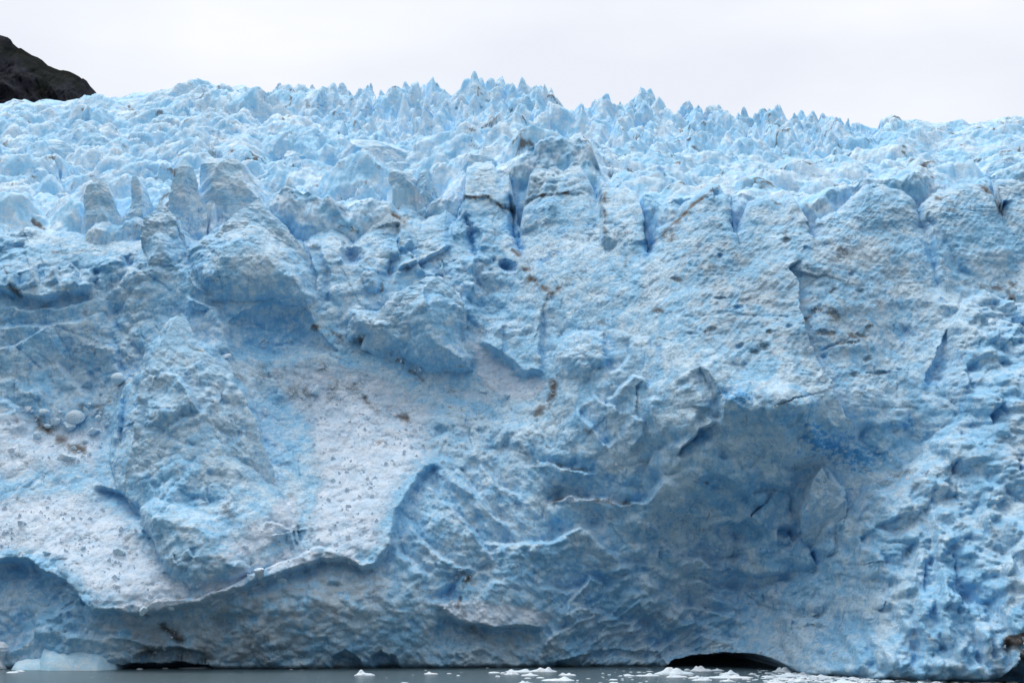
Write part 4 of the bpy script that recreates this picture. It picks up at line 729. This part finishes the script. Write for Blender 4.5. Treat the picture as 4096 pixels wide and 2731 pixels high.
SER = [
 ('A', [(922, 1228, 1262), (960, 1198, 1300), (1050, 1158, 1322), (1150, 1132, 1350), (1250, 1112, 1410), (1350, 1110, 1432), (1480, 1090, 1450)], 'tall blunt ice pinnacle with a grooved right side, highest above the cliff left part'),
 ('A', [(1025, 1935, 1950), (1060, 1915, 1972), (1150, 1900, 2005), (1250, 1882, 2045), (1330, 1860, 2090)], 'slim pointed ice pinnacle right of the broad grey peaked slab'),
 ('A', [(1018, 893, 925), (1060, 888, 955), (1120, 890, 990), (1200, 893, 1030), (1320, 840, 1045)], 'tilted ice horn with a dirty right edge, just left of the tall blunt pinnacle'),
 ('A', [(1038, 1055, 1078), (1070, 1035, 1112), (1120, 1012, 1118), (1200, 1008, 1120)], 'small dirty ice tooth squeezed between the tilted horn and the tall blunt pinnacle'),
 ('A', [(1032, 630, 690), (1080, 600, 735), (1150, 575, 765), (1240, 560, 790), (1320, 540, 845)], 'rounded ice hump with a smooth arched right rim, left of the tilted horn'),
 ('A', [(978, 575, 610), (1010, 564, 630), (1080, 558, 670), (1150, 548, 690)], 'narrow ice block with a dark streaked top, above the rounded ice hump'),
 ('A', [(908, 1440, 1600), (950, 1370, 1660), (1030, 1345, 1710), (1150, 1340, 1800), (1260, 1330, 1870)], 'broad blue pitted ice wall behind and right of the tall blunt pinnacle'),
 ('A', [(1108, 420, 445), (1150, 385, 470), (1230, 370, 480)], 'small upright ice flake above the left end of the cliff'),
 ('A', [(775, 330, 400), (800, 250, 470), (870, 90, 520), (960, 20, 560)], 'wide blue ice ridge near the left edge of the field'),
 ('A', [(735, 600, 680), (770, 560, 750), (830, 555, 820), (880, 560, 860)], 'domed blue ice wave left of centre in the left part of the field'),
 ('A', [(782, 1590, 1640), (830, 1500, 1720), (900, 1400, 1820), (960, 1350, 1900)], 'peaked pale ice ridge split by a thin blue crack'),
 ('A', [(850, 2098, 2130), (880, 2085, 2170), (950, 2080, 2200), (1010, 2090, 2200)], 'rounded ice fin beside a dirty cleft, left of the deep blue slab'),
 ('A', [(848, 1935, 1970), (890, 1915, 2060), (950, 1912, 2080), (1010, 1930, 2090)], 'square-shouldered pale ice block next to the rounded fin'),
 ('B', [(770, 80, 130), (810, 55, 360), (850, 35, 470), (900, 20, 560), (960, 25, 640), (1010, 30, 670)], 'large slab of saturated blue ice sloping down to the right behind the twin-peaked block'),
 ('B', [(893, 225, 280), (925, 120, 305), (960, 100, 318), (1030, 92, 332), (1110, 85, 345)], 'twin-peaked ice block in front of the large saturated blue slab'),
 ('B', [(972, 370, 400), (1000, 345, 500), (1060, 335, 560), (1120, 330, 600)], 'pale ice block with a flat sloping top, right of the twin-peaked block'),
 ('B', [(972, 580, 615), (1000, 550, 632), (1060, 532, 650), (1150, 505, 678), (1230, 495, 690)], 'chimney-shaped ice tower with a short blue vertical slit'),
 ('B', [(870, 862, 880), (890, 845, 1040), (930, 830, 1065), (1010, 805, 1100), (1100, 785, 1140), (1170, 770, 1160)], 'broad square ice block with a notched top above the dirty crack line'),
 ('B', [(855, 1330, 1380), (890, 1305, 1420), (930, 1280, 1480), (1000, 1265, 1540), (1080, 1262, 1600), (1150, 1255, 1620)], 'great central ice block with a rounded head, above the dirty crack line'),
 ('B', [(882, 1565, 1600), (920, 1545, 1630), (970, 1530, 1660), (1050, 1520, 1695), (1110, 1520, 1720)], 'pale pointed ice shoulder on the right of the great central block'),
 ('B', [(1005, 2130, 2220), (1030, 2095, 2250), (1080, 2090, 2262), (1160, 2120, 2268)], 'smooth drum-shaped ice boulder perched over the cliff, right of centre'),
 ('B', [(1058, 2035, 2085), (1090, 2020, 2120), (1160, 2040, 2145), (1230, 2060, 2165)], 'smooth leaning ice lobe left of the drum-shaped boulder'),
 ('B', [(700, 565, 578), (730, 530, 590), (770, 470, 605), (820, 450, 620)], 'blue triangular ice flake behind the large blue slab'),
 ('B', [(745, 890, 900), (780, 870, 960), (830, 855, 1040), (870, 850, 1050)], 'leaning blue ice flake above the square notched block'),
 ('B', [(765, 1380, 1560), (810, 1330, 1610), (860, 1340, 1640), (890, 1400, 1640)], 'arched ice wall with a dirty rim behind the great central block'),
 ('C', [(840, 615, 640), (870, 590, 700), (920, 575, 770), (970, 570, 850), (1000, 570, 900)], 'dull blue ice wedge standing alone right of centre in the field'),
 ('C', [(885, 56, 64), (920, 48, 76), (980, 28, 100), (1060, 10, 120)], 'needle-like blue ice flake right of the drum-shaped boulder'),
 ('C', [(925, 1974, 1982), (960, 1960, 1992), (1000, 1930, 2005), (1050, 1870, 2008), (1110, 1845, 2012)], 'sharp horn of clear pale ice above the right part of the cliff'),
 ('C', [(912, 2150, 2250), (940, 2110, 2295), (1000, 2085, 2308), (1090, 2070, 2320)], 'smooth rounded ice head near the right edge of the field'),
 ('C', [(998, 1800, 1842), (1020, 1740, 1846), (1070, 1620, 1850), (1120, 1560, 1850)], 'low ice wedge left of the sharp clear horn'),
 ('C', [(870, 440, 480), (900, 400, 520), (950, 340, 560), (980, 320, 580)], 'pale ice mound left of the dull blue wedge'),
 ('C', [(865, 1120, 1190), (890, 1050, 1205), (930, 1030, 1200), (950, 1040, 1190)], 'tilted pale ice plate right of the dull blue wedge'),
]
for i, (k, rows, lab) in enumerate(SER):
    x0, y0 = T0[k]; rr_ = [(y0 + y / 1.68, x0 + a / 1.68, x0 + b / 1.68) for y, a, b in rows]
    pc = .5 * (rr_[-1][1] + rr_[-1][2]); yd = field_depth(pc, rr_[-1][0] - 8)
    cy = macro(np.array([pc]), np.array([float(np.interp(pc, crx, cry))]))[0]
    wide = max(b - a for _, a, b in rr_)
    o = loft('ice_serac', rr_, max(yd, cy + 9), .95 if wide < 160 else .7, 400 + i, M_SERAC, K=150 if wide > 100 else 90, M=130 if wide > 100 else 90, sink=16)
    tag(o, lab, 'ice serac', 'ice seracs standing above the cliff')
FACE = [
 ([(797, 1030, 1042), (822, 990, 1062), (858, 930, 1090), (905, 870, 1140), (950, 815, 1185), (1010, 775, 1230), (1100, 765, 1262), (1180, 790, 1262), (1215, 850, 1230)], 3.5, .26, 'broad triangular grey-blue ice peak above the blue hollow, left of centre'),
 ([(803, 640, 648), (830, 618, 668), (880, 590, 708), (930, 568, 738), (1000, 560, 742), (1070, 580, 720), (1110, 600, 700)], 2.0, .4, 'smooth pointed ice peak at the cliff top, left of the broad triangular peak'),
 ([(1264, 708, 738), (1285, 682, 752), (1330, 664, 772), (1380, 625, 795), (1430, 590, 850), (1500, 562, 930), (1600, 520, 985), (1700, 480, 1020), (1850, 460, 1060), (2000, 470, 1100), (2100, 520, 1130)], 6.5, .30, 'tall ice pinnacle with a blunt blue tip rising from the left snow slope'),
 ([(1112, 1725, 1760), (1130, 1660, 1795), (1170, 1590, 1830), (1210, 1540, 1852), (1300, 1470, 1860), (1380, 1440, 1850), (1450, 1560, 1885), (1490, 1640, 1888)], 5.5, .34, 'large round-topped ice block above the white snow tongue, centre'),
 ([(1878, 3282, 3292), (1910, 3255, 3320), (1950, 3235, 3350), (2020, 3215, 3375), (2110, 3210, 3370), (2200, 3240, 3345), (2260, 3270, 3330)], 2.5, .5, 'upright spike of pale ice below the deep blue hollow, right of centre'),
]
for i, (rows, fw, th, lab) in enumerate(FACE):
    mid_ = rows[len(rows) // 2]; pc = .5 * (mid_[1] + mid_[2])
    yt_, yb2 = [float(macro(np.array([pc]), np.array([q_]))[0]) for q_ in (rows[0][0], rows[-1][0])]
    zt_ = float(at(pc, rows[0][0], yt_)[1]); zb_ = float(at(pc, rows[-1][0], yb2)[1]); ln_ = (yt_ - yb2) / (zt_ - zb_)
    o = loft('ice_serac', rows, (yt_ + yb2) / 2 - fw, th, 470 + i, M_FSER, K=220, M=200, lean=0, sink=1, rough=.7, taper=.95, rown=(yt_, yb2, zt_, zb_))
    tag(o, lab, 'ice serac', 'ice seracs standing out of the cliff face')
ORD = ['first', 'second', 'third', 'fourth', 'fifth', 'sixth', 'seventh', 'eighth', 'ninth', 'tenth', 'eleventh', 'twelfth', 'thirteenth', 'fourteenth', 'fifteenth', 'sixteenth', 'seventeenth', 'eighteenth', 'nineteenth', 'twentieth']
ORD += ['twenty-' + q for q in ORD[:9]] + ['thirtieth'] + ['thirty-' + q for q in ORD[:9]] + ['fortieth'] + ['forty-' + q for q in ORD[:9]]
SPI = [(1119, 332, 60, 50), (1161, 350, 34, 34), (1220, 341, 40, 45), (1250, 339, 44, 50), (1321, 343, 40, 40), (1369, 331, 70, 50), (1442, 353, 46, 40), (1484, 333, 36, 60), (1546, 388, 24, 30), (1612, 354, 60, 48), (1677, 365, 44, 44), (1745, 374, 50, 40), (1790, 372, 34, 50), (1852, 350, 60, 90), (1892, 325, 90, 110), (1910, 328, 16, 40),
 (1975, 371, 40, 50), (2011, 341, 60, 90), (2040, 353, 60, 70), (2148, 359, 80, 100), (2194, 392, 40, 70), (2332, 418, 34, 60), (2392, 410, 60, 60), (2425, 436, 20, 34), (2481, 407, 28, 44), (2523, 410, 50, 40), (2600, 386, 66, 60), (2675, 436, 24, 26), (2756, 404, 56, 56), (2794, 421, 34, 40), (2833, 427, 56, 36), (2908, 442, 40, 30), (2976, 429, 56, 60), (3033, 452, 30, 40), (3115, 474, 34, 24), (3178, 452, 34, 44), (3248, 460, 50, 34), (3345, 469, 60, 34), (3393, 473, 18, 24)]
for i, (px, py, wd, h) in enumerate(SPI):
    rng = random.Random(i * 7 + 1); wd = wd * .82; sk = rng.uniform(-.35, .35) * wd
    rr_ = [(py, px - wd * .06, px + wd * .04), (py + h * .12, px - wd * .20, px + wd * .14), (py + h * .3, px - wd * .26, px + wd * .27), (py + h * .5, px - wd * .36 + sk * .3, px + wd * .33 + sk * .3), (py + h, px - wd * .62 + sk, px + wd * .62 + sk), (py + h + 30, px - wd * .85 + sk, px + wd * .85 + sk)]
    o = loft('ice_spire', rr_, 592 - 6 * rng.random(), .8, 600 + i, M_SERAC, K=40, M=36, rough=.9, sink=6)
    nm = 'tall' if h > 80 else ('stout' if wd > 50 else 'slender')
    tag(o, '%s ice spire on the skyline, %s spire from the left' % (nm, ORD[i]), 'ice spire', 'ice spires along the skyline')

# ------------------------------------------------------------------ floating ice
def floe(name, xl, xr, yt, yb, seed, material, kind=0, deep=.55, parent=None):
    xc = (xl + xr) / 2; X0, Yw = water(xc, yb); s_ = Yw / (CP * F) ; wm_ = (xr - xl) * s_ / 2; hm = max((yb - yt) * s_ - wm_ * .02, .08)
    K = 56; Rn = 20; a = np.linspace(0, 2 * math.pi, K, endpoint=False)[None, :]; r = np.linspace(0, 1, Rn)[:, None]
    ang = 1 + .22 * fbm(np.cos(a) * 1.6 + seed, np.sin(a) * 1.6, 4, seed) * 1.6
    dp = wm_ * deep
    ux = r * np.cos(a) * ang; uy = r * np.sin(a) * ang
    x = ux * wm_; y = uy * dp
    rng = random.Random(seed)
    body = np.clip(1 - (r + 0 * a) ** 3.2, 0, 1) ** .6
    lum = .42 + .9 * fbm(ux * 1.7 + seed, uy * 1.2, 4, seed + 3, .6)
    pk = 0
    for q in range(rng.randint(1, 3)):
        cx, cy = rng.uniform(-.6, .6), rng.uniform(-.4, .4); pk = np.maximum(pk, rng.uniform(.45, .8) * np.exp(-((ux - cx) ** 2 / rng.uniform(.02, .10) + (uy - cy) ** 2 / .15)))
    z = hm * body * np.clip(.30 + .35 * lum + (pk if kind == 0 else .25), .12, 1.15)
    z = z - .02 * r
    # submerged skirt
    xb = x[-1:] * .93; yb_ = y[-1:] * .93; zb = np.full_like(xb, -.35)
    X = np.vstack([x, x[-1:] * 1.01, xb]) + X0; Y = np.vstack([y, y[-1:] * 1.01, yb_]) + Yw + dp * .8; Z = np.vstack([z, z[-1:] * 0 - .05, zb])
    o = grid_mesh(name, X, Y, Z, material, closed=True)
    return o
W = dict(a=0, b=1000, c=2000, d=3096)
def fl(k, xl, xr, yt, yb): x0 = W[k]; return x0 + xl / 2.352, x0 + xr / 2.352, 2531 + yt / 2.352, 2531 + yb / 2.352
BIG = [('a', 1660, 1990, 312, 332, 'long thin white floe against the grey ice foot, right of the blue iceberg'), ('b', 1170, 1410, 288, 318, 'white two-humped floe in front of the dark blue hollows'), ('b', 985, 1170, 350, 400, 'jagged white floe with a double crown, alone on open grey water left of centre'),
 ('b', 1630, 1765, 363, 385, 'flat white floe with a dark stony right tip, middle of the open water'), ('c', 275, 525, 323, 364, 'long low pale floe, highest and farthest of the centre cluster'), ('c', 60, 300, 336, 368, 'lumpy pale floe adjoining the left end of the highest centre floe'), ('c', 45, 180, 362, 390, 'small hummocky floe below the left end of the centre cluster'),
 ('c', 195, 360, 374, 400, 'smooth white floe with a ramped top in the centre cluster'), ('c', 390, 700, 412, 448, 'long white floe with a small knob on top, in front of the centre cluster'), ('c', 155, 318, 448, 478, 'white floe cut by the bottom edge of the photo, centre'), ('c', 560, 710, 370, 398, 'saddle-shaped white floe just right of the centre cluster'),
 ('c', 1165, 1268, 382, 403, 'small white floe with an upturned right end'), ('c', 1285, 1500, 378, 403, 'flat white floe on the left of the big domed floe'), ('c', 1480, 1815, 331, 390, 'big domed white floe in front of the left end of the cave'), ('c', 1575, 1770, 380, 416, 'rough white floe directly in front of the big domed floe'),
 ('c', 1795, 2000, 312, 358, 'white floe with an upright block on it, before the cave mouth'), ('c', 1990, 2105, 326, 354, 'low pale floe touching the right side of the floe with an upright block'), ('c', 2075, 2240, 350, 390, 'smooth white floe with a flat shelf, below the cave mouth'),
 ('c', 1945, 2360, 390, 422, 'very long flat white floe below the cave mouth'), ('c', 1770, 1900, 395, 425, 'crumbly white floe left of the very long flat floe'), ('c', 1820, 1995, 412, 446, 'small white floe carrying a narrow upright chip'), ('c', 2070, 2200, 430, 453, 'small low white floe below the very long flat floe'),
 ('d', 0, 190, 326, 366, 'white wedge floe under the right end of the cave'), ('d', 210, 680, 320, 362, 'long rugged white floe with a knob at its right end, by the cave corner'), ('d', -10, 330, 376, 408, 'broad slushy white floe below the long rugged one'), ('d', 330, 560, 388, 416, 'broken white floe in the middle of the right-hand slush'),
 ('d', 0, 110, 410, 435, 'low white floe at the left of the right-hand slush'), ('d', 130, 320, 415, 462, 'humped white floe near the bottom edge, right of the cave'), ('d', 550, 790, 436, 468, 'flat white floe near the bottom edge in the right-hand slush'), ('d', 640, 800, 410, 428, 'thin white floe spread left of the smooth lens-shaped floe'),
 ('d', 790, 900, 436, 456, 'smooth lens-shaped white floe in the right-hand slush'), ('d', 935, 1135, 378, 406, 'low white floe with a pointed left end, under the grey cliff foot'), ('d', 1020, 1130, 402, 426, 'small block floe in front of the pointed low floe'), ('d', 1370, 1510, 432, 455, 'low white floe in front of the pale blue lens berg'), ('d', 2240, 2330, 400, 432, 'upright white chip of ice near the right edge'),
 ('d', 700, 900, 455, 480, 'pale floe cut by the bottom edge of the photo, right'), ('d', 1150, 1250, 377, 391, 'thin white floe left of the pale blue lens berg'), ('d', -60, 120, 440, 470, 'white floe at the bottom edge left of the humped floe')]
for i, (k, a_, b_, c__, d_, lab) in enumerate(BIG):
    o = floe('ice_floe', *fl(k, a_, b_, c__, d_), 700 + i, M_FLOE); tag(o, lab, 'ice floe', 'ice floes drifting below the cliff')
o = floe('ice_floe', *fl('d', 240, 435, 352, 386), 760, M_FLOED); tag(o, 'brown gritty ice floe by the long rugged white floe at the cave corner', 'ice floe', 'ice floes drifting below the cliff')
SM = [('a', 1280, 1340, 326, 340), ('a', 1520, 1580, 321, 333), ('a', 2225, 2352, 315, 327), ('a', 50, 160, 356, 374), ('a', 130, 220, 344, 362), ('b', 410, 515, 312, 321), ('b', 1410, 1500, 458, 478), ('b', 1940, 1980, 391, 399), ('b', 1845, 1900, 375, 380), ('b', 2245, 2350, 358, 375), ('b', 2305, 2352, 393, 412), ('b', 370, 400, 335, 341), ('b', 1825, 1850, 305, 314), ('b', 1915, 1940, 303, 311),
 ('c', 0, 50, 360, 385), ('c', 340, 420, 409, 422), ('c', 230, 290, 416, 425), ('c', 445, 512, 297, 306), ('c', 688, 746, 293, 303), ('c', 1115, 1158, 395, 403), ('c', 1735, 1790, 329, 350), ('c', 1030, 1110, 427, 440), ('c', 1025, 1125, 456, 474), ('c', 1375, 1440, 354, 360), ('c', 715, 745, 438, 445), ('c', 960, 985, 412, 418), ('c', 1230, 1262, 432, 438), ('c', 1365, 1395, 446, 453), ('c', 810, 850, 423, 428),
 ('d', 440, 550, 365, 385), ('d', 1190, 1300, 415, 428), ('d', 860, 1000, 364, 376), ('d', 2160, 2250, 425, 440), ('d', 1700, 1760, 400, 410), ('d', 1830, 1900, 415, 424), ('d', 1600, 1700, 436, 446), ('d', 1990, 2080, 440, 450), ('d', 1880, 1990, 455, 466), ('d', 1040, 1130, 362, 372)]
SM.sort(key=lambda q: W[q[0]] + q[1])
for i, q in enumerate(SM):
    o = floe('ice_floe', *fl(*q), 800 + i, M_FLOE, 1, .8); tag(o, 'small scrap of floating white ice, %s scrap from the left' % ORD[i], 'ice floe', 'small scraps of floating ice')
# the dark stone at the tip of one floe, pale blue lens berg, the big blue berg, the mushroom berg
o = floe('ice_floe', *fl('d', 1310, 1655, 348, 410), 770, M_BERG, 1, .5); tag(o, 'pale blue lens-shaped berg, largest piece on the water at the right', 'iceberg')
def berg(name, prof, ybase, depth, seed, mt_, kx=90, ky=46):
    """prof: (px, py) upper outline left to right; a body with its own depth, steeper to the front"""
    prof = [(p[0] * 1.0 + 14 * (p[0] - prof[0][0]) / (prof[-1][0] - prof[0][0]), p[1] - 6) for p in prof]; xs_ = np.linspace(prof[0][0], prof[-1][0], kx); yt = np.interp(xs_, [p[0] for p in prof], [p[1] for p in prof])
    Xw, Yw = water((prof[0][0] + prof[-1][0]) / 2, ybase); cY = Yw + depth
    Xc = at(xs_, 2670 + 0 * xs_, cY)[0]; Zt = np.maximum(at(xs_, yt, cY)[1], .02)
    v = np.linspace(-1, 1, ky)[:, None]
    end = np.clip(np.minimum(xs_ - xs_[0], xs_[-1] - xs_) / (xs_[-1] - xs_[0]) * 5, 0, 1)[None, :] ** .5
    Yb_ = cY + v * depth * (.35 + .65 * end) * 1.0 + 0 * Xc[None, :]; Xb_ = Xc[None, :] + 0 * v
    sh = np.clip(1 - np.abs(v) ** 2.4, 0, 1) ** .75
    Zb_ = (Zt[None, :] + .6) * sh - .6
    n_ = .45 * fbm(Xb_ / 2.2, Yb_ / 2.2, 5, seed, .6) + .5 * (ridged((Xb_ + Yb_ * .6) / 3, Yb_ / 3, 3, seed + 4) - .7)
    return grid_mesh(name, Xb_ + .2 * n_, Yb_ + .3 * n_, Zb_ + n_ * np.clip(Zb_, 0, 1) * .6, mt_)
q = lambda pts, x0: [(x0 + x / 2.352, 2531 + y / 2.352) for x, y in pts]
root = bpy.data.objects.new('blue_iceberg', None); COL.objects.link(root)
bx_, by_ = water(310, 2681); root.location = (bx_, by_ + 6, 0); bpy.context.view_layer.update()
tag(root, 'large smooth blue iceberg with a low left wing at the cliff foot', 'iceberg')
for nm_, pr, yb, dp, sd_ in (('main_hump', [(402, 352), (408, 250), (414, 180), (424, 146), (450, 144), (560, 144), (700, 148), (760, 146), (820, 166), (900, 176), (960, 190), (1000, 214), (1045, 258), (1090, 290), (1104, 352)], 352, 5.5, 901),
                             ('low_wing', [(122, 345), (140, 315), (165, 278), (230, 262), (330, 250), (445, 236), (520, 236), (560, 350)], 347, 3.5, 905)):
    pr = sorted(pr); o = berg(nm_, q(pr, 0), 2531 + yb / 2.352, dp, sd_, M_BERG); o.parent = root; o.matrix_parent_inverse = root.matrix_world.inverted()
rows = q([(-70, 85), (-60, 90)], 0)
def yb_(x, y): return 2531 + y / 2.352
o = loft('mushroom_iceberg', [(yb_(0, 84), -70, 12), (yb_(0, 100), -85, 26), (yb_(0, 130), -95, 37), (yb_(0, 165), -90, 34), (yb_(0, 200), -84, 22), (yb_(0, 235), -78, 10), (yb_(0, 262), -76, 6), (yb_(0, 300), -80, 12), (yb_(0, 338), -84, 19), (yb_(0, 344), -84, 19)], water(-30, yb_(0, 342))[1] + 2.5, .8, 911, M_FLOE, sink=1.5)
tag(o, 'white undercut ice block with a narrow waist, cut by the left edge of the photo', 'iceberg')
# crumbs of brash ice too many to count
rng = np.random.default_rng(5); V = []; Fc = []
def crumbs(n, fx, fy, smin, smax):
    for _ in range(n):
        px, py = fx(), fy(); X0, Y0_ = water(px, py); r_ = smin + (smax - smin) * rng.random() ** 3; h_ = r_ * rng.uniform(.12, .4)
        K = 7; b0 = len(V); rr2 = r_ * rng.uniform(.6, 1.2, K); aa = np.linspace(0, 2 * math.pi, K, endpoint=False)
        for kk in range(K): V.append((X0 + rr2[kk] * math.cos(aa[kk]) * 1.5, Y0_ + rr2[kk] * math.sin(aa[kk]), -.02))
        for kk in range(K): V.append((X0 + rr2[kk] * .7 * math.cos(aa[kk]) * 1.5, Y0_ + rr2[kk] * .7 * math.sin(aa[kk]), h_ * rng.uniform(.5, 1.1)))
        for kk in range(K): Fc.append((b0 + kk, b0 + (kk + 1) % K, b0 + K + (kk + 1) % K, b0 + K + kk))
        Fc.append(tuple(b0 + K + kk for kk in range(K)))
crumbs(1500, lambda: rng.uniform(3060, 4300), lambda: rng.uniform(2688, 2760), .05, .55)
crumbs(500, lambda: rng.normal(3420, 200), lambda: rng.uniform(2688, 2745), .08, .6)
crumbs(260, lambda: rng.uniform(2400, 3200), lambda: rng.uniform(2672, 2760), .04, .30)
crumbs(60, lambda: rng.uniform(1000, 2400), lambda: rng.uniform(2668, 2760), .03, .22)
crumbs(25, lambda: rng.uniform(-100, 1000), lambda: rng.uniform(2675, 2750), .03, .2)
me = bpy.data.meshes.new('brash_ice'); me.from_pydata(V, [], Fc); me.materials.append(M_FLOE); o = bpy.data.objects.new('brash_ice', me); COL.objects.link(o)
tag(o, kind='stuff', label='crumbs of white brash ice strewn over the water', cat='brash ice')

# ------------------------------------------------------------------ loose ice boulders lying on the debris slopes
def boulder(px, py, r, seed):
    i = int(np.clip(np.searchsorted(xs, float(at(px, py, macro(np.array([px * 1.]), np.array([py * 1.]))[0])[0])), 0, len(xs) - 1))
    qy_ = proj(Xg[:, i], Yg[:, i], Zg[:, i])[1]; j = int(np.argmin(np.abs(qy_ - py)))
    X0, Y0_, Z0_ = Xg[j, i], Yg[j, i], Zg[j, i]; rm = r * Y0_ / F
    K = 20; M_ = 13; a = np.linspace(0, 2 * math.pi, K, endpoint=False)[None, :]; t_ = np.linspace(0, math.pi, M_)[:, None]
    x = np.sin(t_) * np.cos(a); y = np.sin(t_) * np.sin(a); z = np.cos(t_) + 0 * a
    rg = random.Random(seed); m = np.full(x.shape, 9.)
    for _ in range(7):          # cut by random planes: an angular block
        n_ = Vector((rg.gauss(0, 1), rg.gauss(0, 1), rg.gauss(0, 1))).normalized(); d = rg.uniform(.32, .82)
        dn = x * n_.x + y * n_.y + z * n_.z; m = np.minimum(m, np.where(dn > .05, d / np.maximum(dn, .05), 9.))
    m = np.minimum(m, 1.15)
    return grid_mesh('ice_boulder', X0 + rm * m * x * rg.uniform(.85, 1.2), Y0_ - rm * .35 + rm * m * y, Z0_ + rm * .1 + rm * m * z * rg.uniform(.75, 1.0), M_BOULD, closed=True, flip=True, smooth=False)
BO = [('D', p) for p in ((480, 1225, 52), (600, 1305, 52), (220, 1340, 34), (290, 1262, 26), (280, 1185, 36), (185, 1160, 26), (340, 1240, 34), (430, 1275, 44), (800, 965, 52), (680, 992, 30), (668, 1042, 30), (1522, 812, 42), (2118, 1045, 46), (1780, 1170, 34), (650, 1222, 26), (560, 1165, 24), (475, 1418, 20), (555, 1375, 20), (640, 1160, 16), (700, 1260, 18), (590, 1128, 22), (440, 1480, 52), (145, 1230, 18), (390, 1170, 20), (520, 1440, 14), (330, 1400, 14), (1740, 960, 30), (880, 965, 30))]
BO += [('E', p) for p in ((1160, 912, 26), (985, 1030, 26), (1095, 820, 14), (1135, 1060, 24), (565, 890, 22), (1080, 878, 8), (330, 780, 14))] + [('G', p) for p in ((1440, 965, 36), (985, 1030, 34), (1890, 820, 30), (1770, 785, 46), (810, 635, 36), (560, 605, 18), (1160, 1010, 30), (340, 640, 26), (1110, 755, 24))]
BO.sort(key=lambda b: T0[b[0]][0] + b[1][0] / 1.68)
for i, (k, (x, y, r)) in enumerate(BO):
    px, py = T0[k][0] + x / 1.68, T0[k][1] + y / 1.68
    o = boulder(px, py, r / 1.68, 1000 + i)
    tag(o, '%s loose ice block on the rubble slope, %s loose block from the left' % ('large' if r > 40 else ('middling' if r > 24 else 'little'), ORD[i]), 'ice block', 'loose ice blocks on the rubble slopes')

# rubble too small and too many to count, strewn over the slopes
M_RUB = ice_material('ice_rubble_ice', use_attr=False, ice=(.66, .82, .94), white=(.84, .91, .98), bluepatch=.1, dirt=.1, size=.3, bump=.3)
rng = np.random.default_rng(11)
Wt = np.clip(A['snow'] * .9 + A['dirt'] * .8 * (PY > 1150), 0, 1); Wt[(PX < -60) | (PX > 4160)] = 0
cand = rng.integers(0, Wt.size, 90000); cand = cand[rng.random(cand.size) < Wt.ravel()[cand] * .6 * np.clip(.4 + 1.4 * fbm(Xg.ravel()[cand] / 4, Zg.ravel()[cand] / 4, 2, 301), .05, 1)][:9000]
n = len(cand); c0 = np.stack([Xg.ravel()[cand], Yg.ravel()[cand], Zg.ravel()[cand]], 1); r0 = .05 + .30 * rng.random(n) ** 5 + .05 * rng.random(n)
ok = c0[:, 1] < 295; c0, r0 = c0[ok], r0[ok]; n = len(c0)
cube = np.array([[x, y, z] for z in (-1, 1) for x, y in ((-1, -1), (1, -1), (1, 1), (-1, 1))], float)
Vv = cube[None] * (1 + .5 * (rng.random((n, 8, 3)) - .5)) * (.55 + .6 * rng.random((n, 1, 3))); Vv[:, 4:, :2] *= .7
th = rng.random(n) * 6.28; ct, st = np.cos(th)[:, None], np.sin(th)[:, None]
Vv = np.stack([Vv[..., 0] * ct - Vv[..., 2] * st, Vv[..., 1], Vv[..., 0] * st + Vv[..., 2] * ct], -1)
Vv = c0[:, None] + Vv * r0[:, None, None]
fq = np.array([[0, 3, 2, 1], [4, 5, 6, 7], [0, 1, 5, 4], [1, 2, 6, 5], [2, 3, 7, 6], [3, 0, 4, 7]])
me = bpy.data.meshes.new('ice_rubble'); me.from_pydata(Vv.reshape(-1, 3).tolist(), [], (np.arange(n)[:, None, None] * 8 + fq[None]).reshape(-1, 4).tolist()); me.materials.append(M_RUB)
o = bpy.data.objects.new('ice_rubble', me); COL.objects.link(o); tag(o, kind='stuff', label='crushed ice rubble strewn over the pale slopes of the cliff', cat='ice rubble')
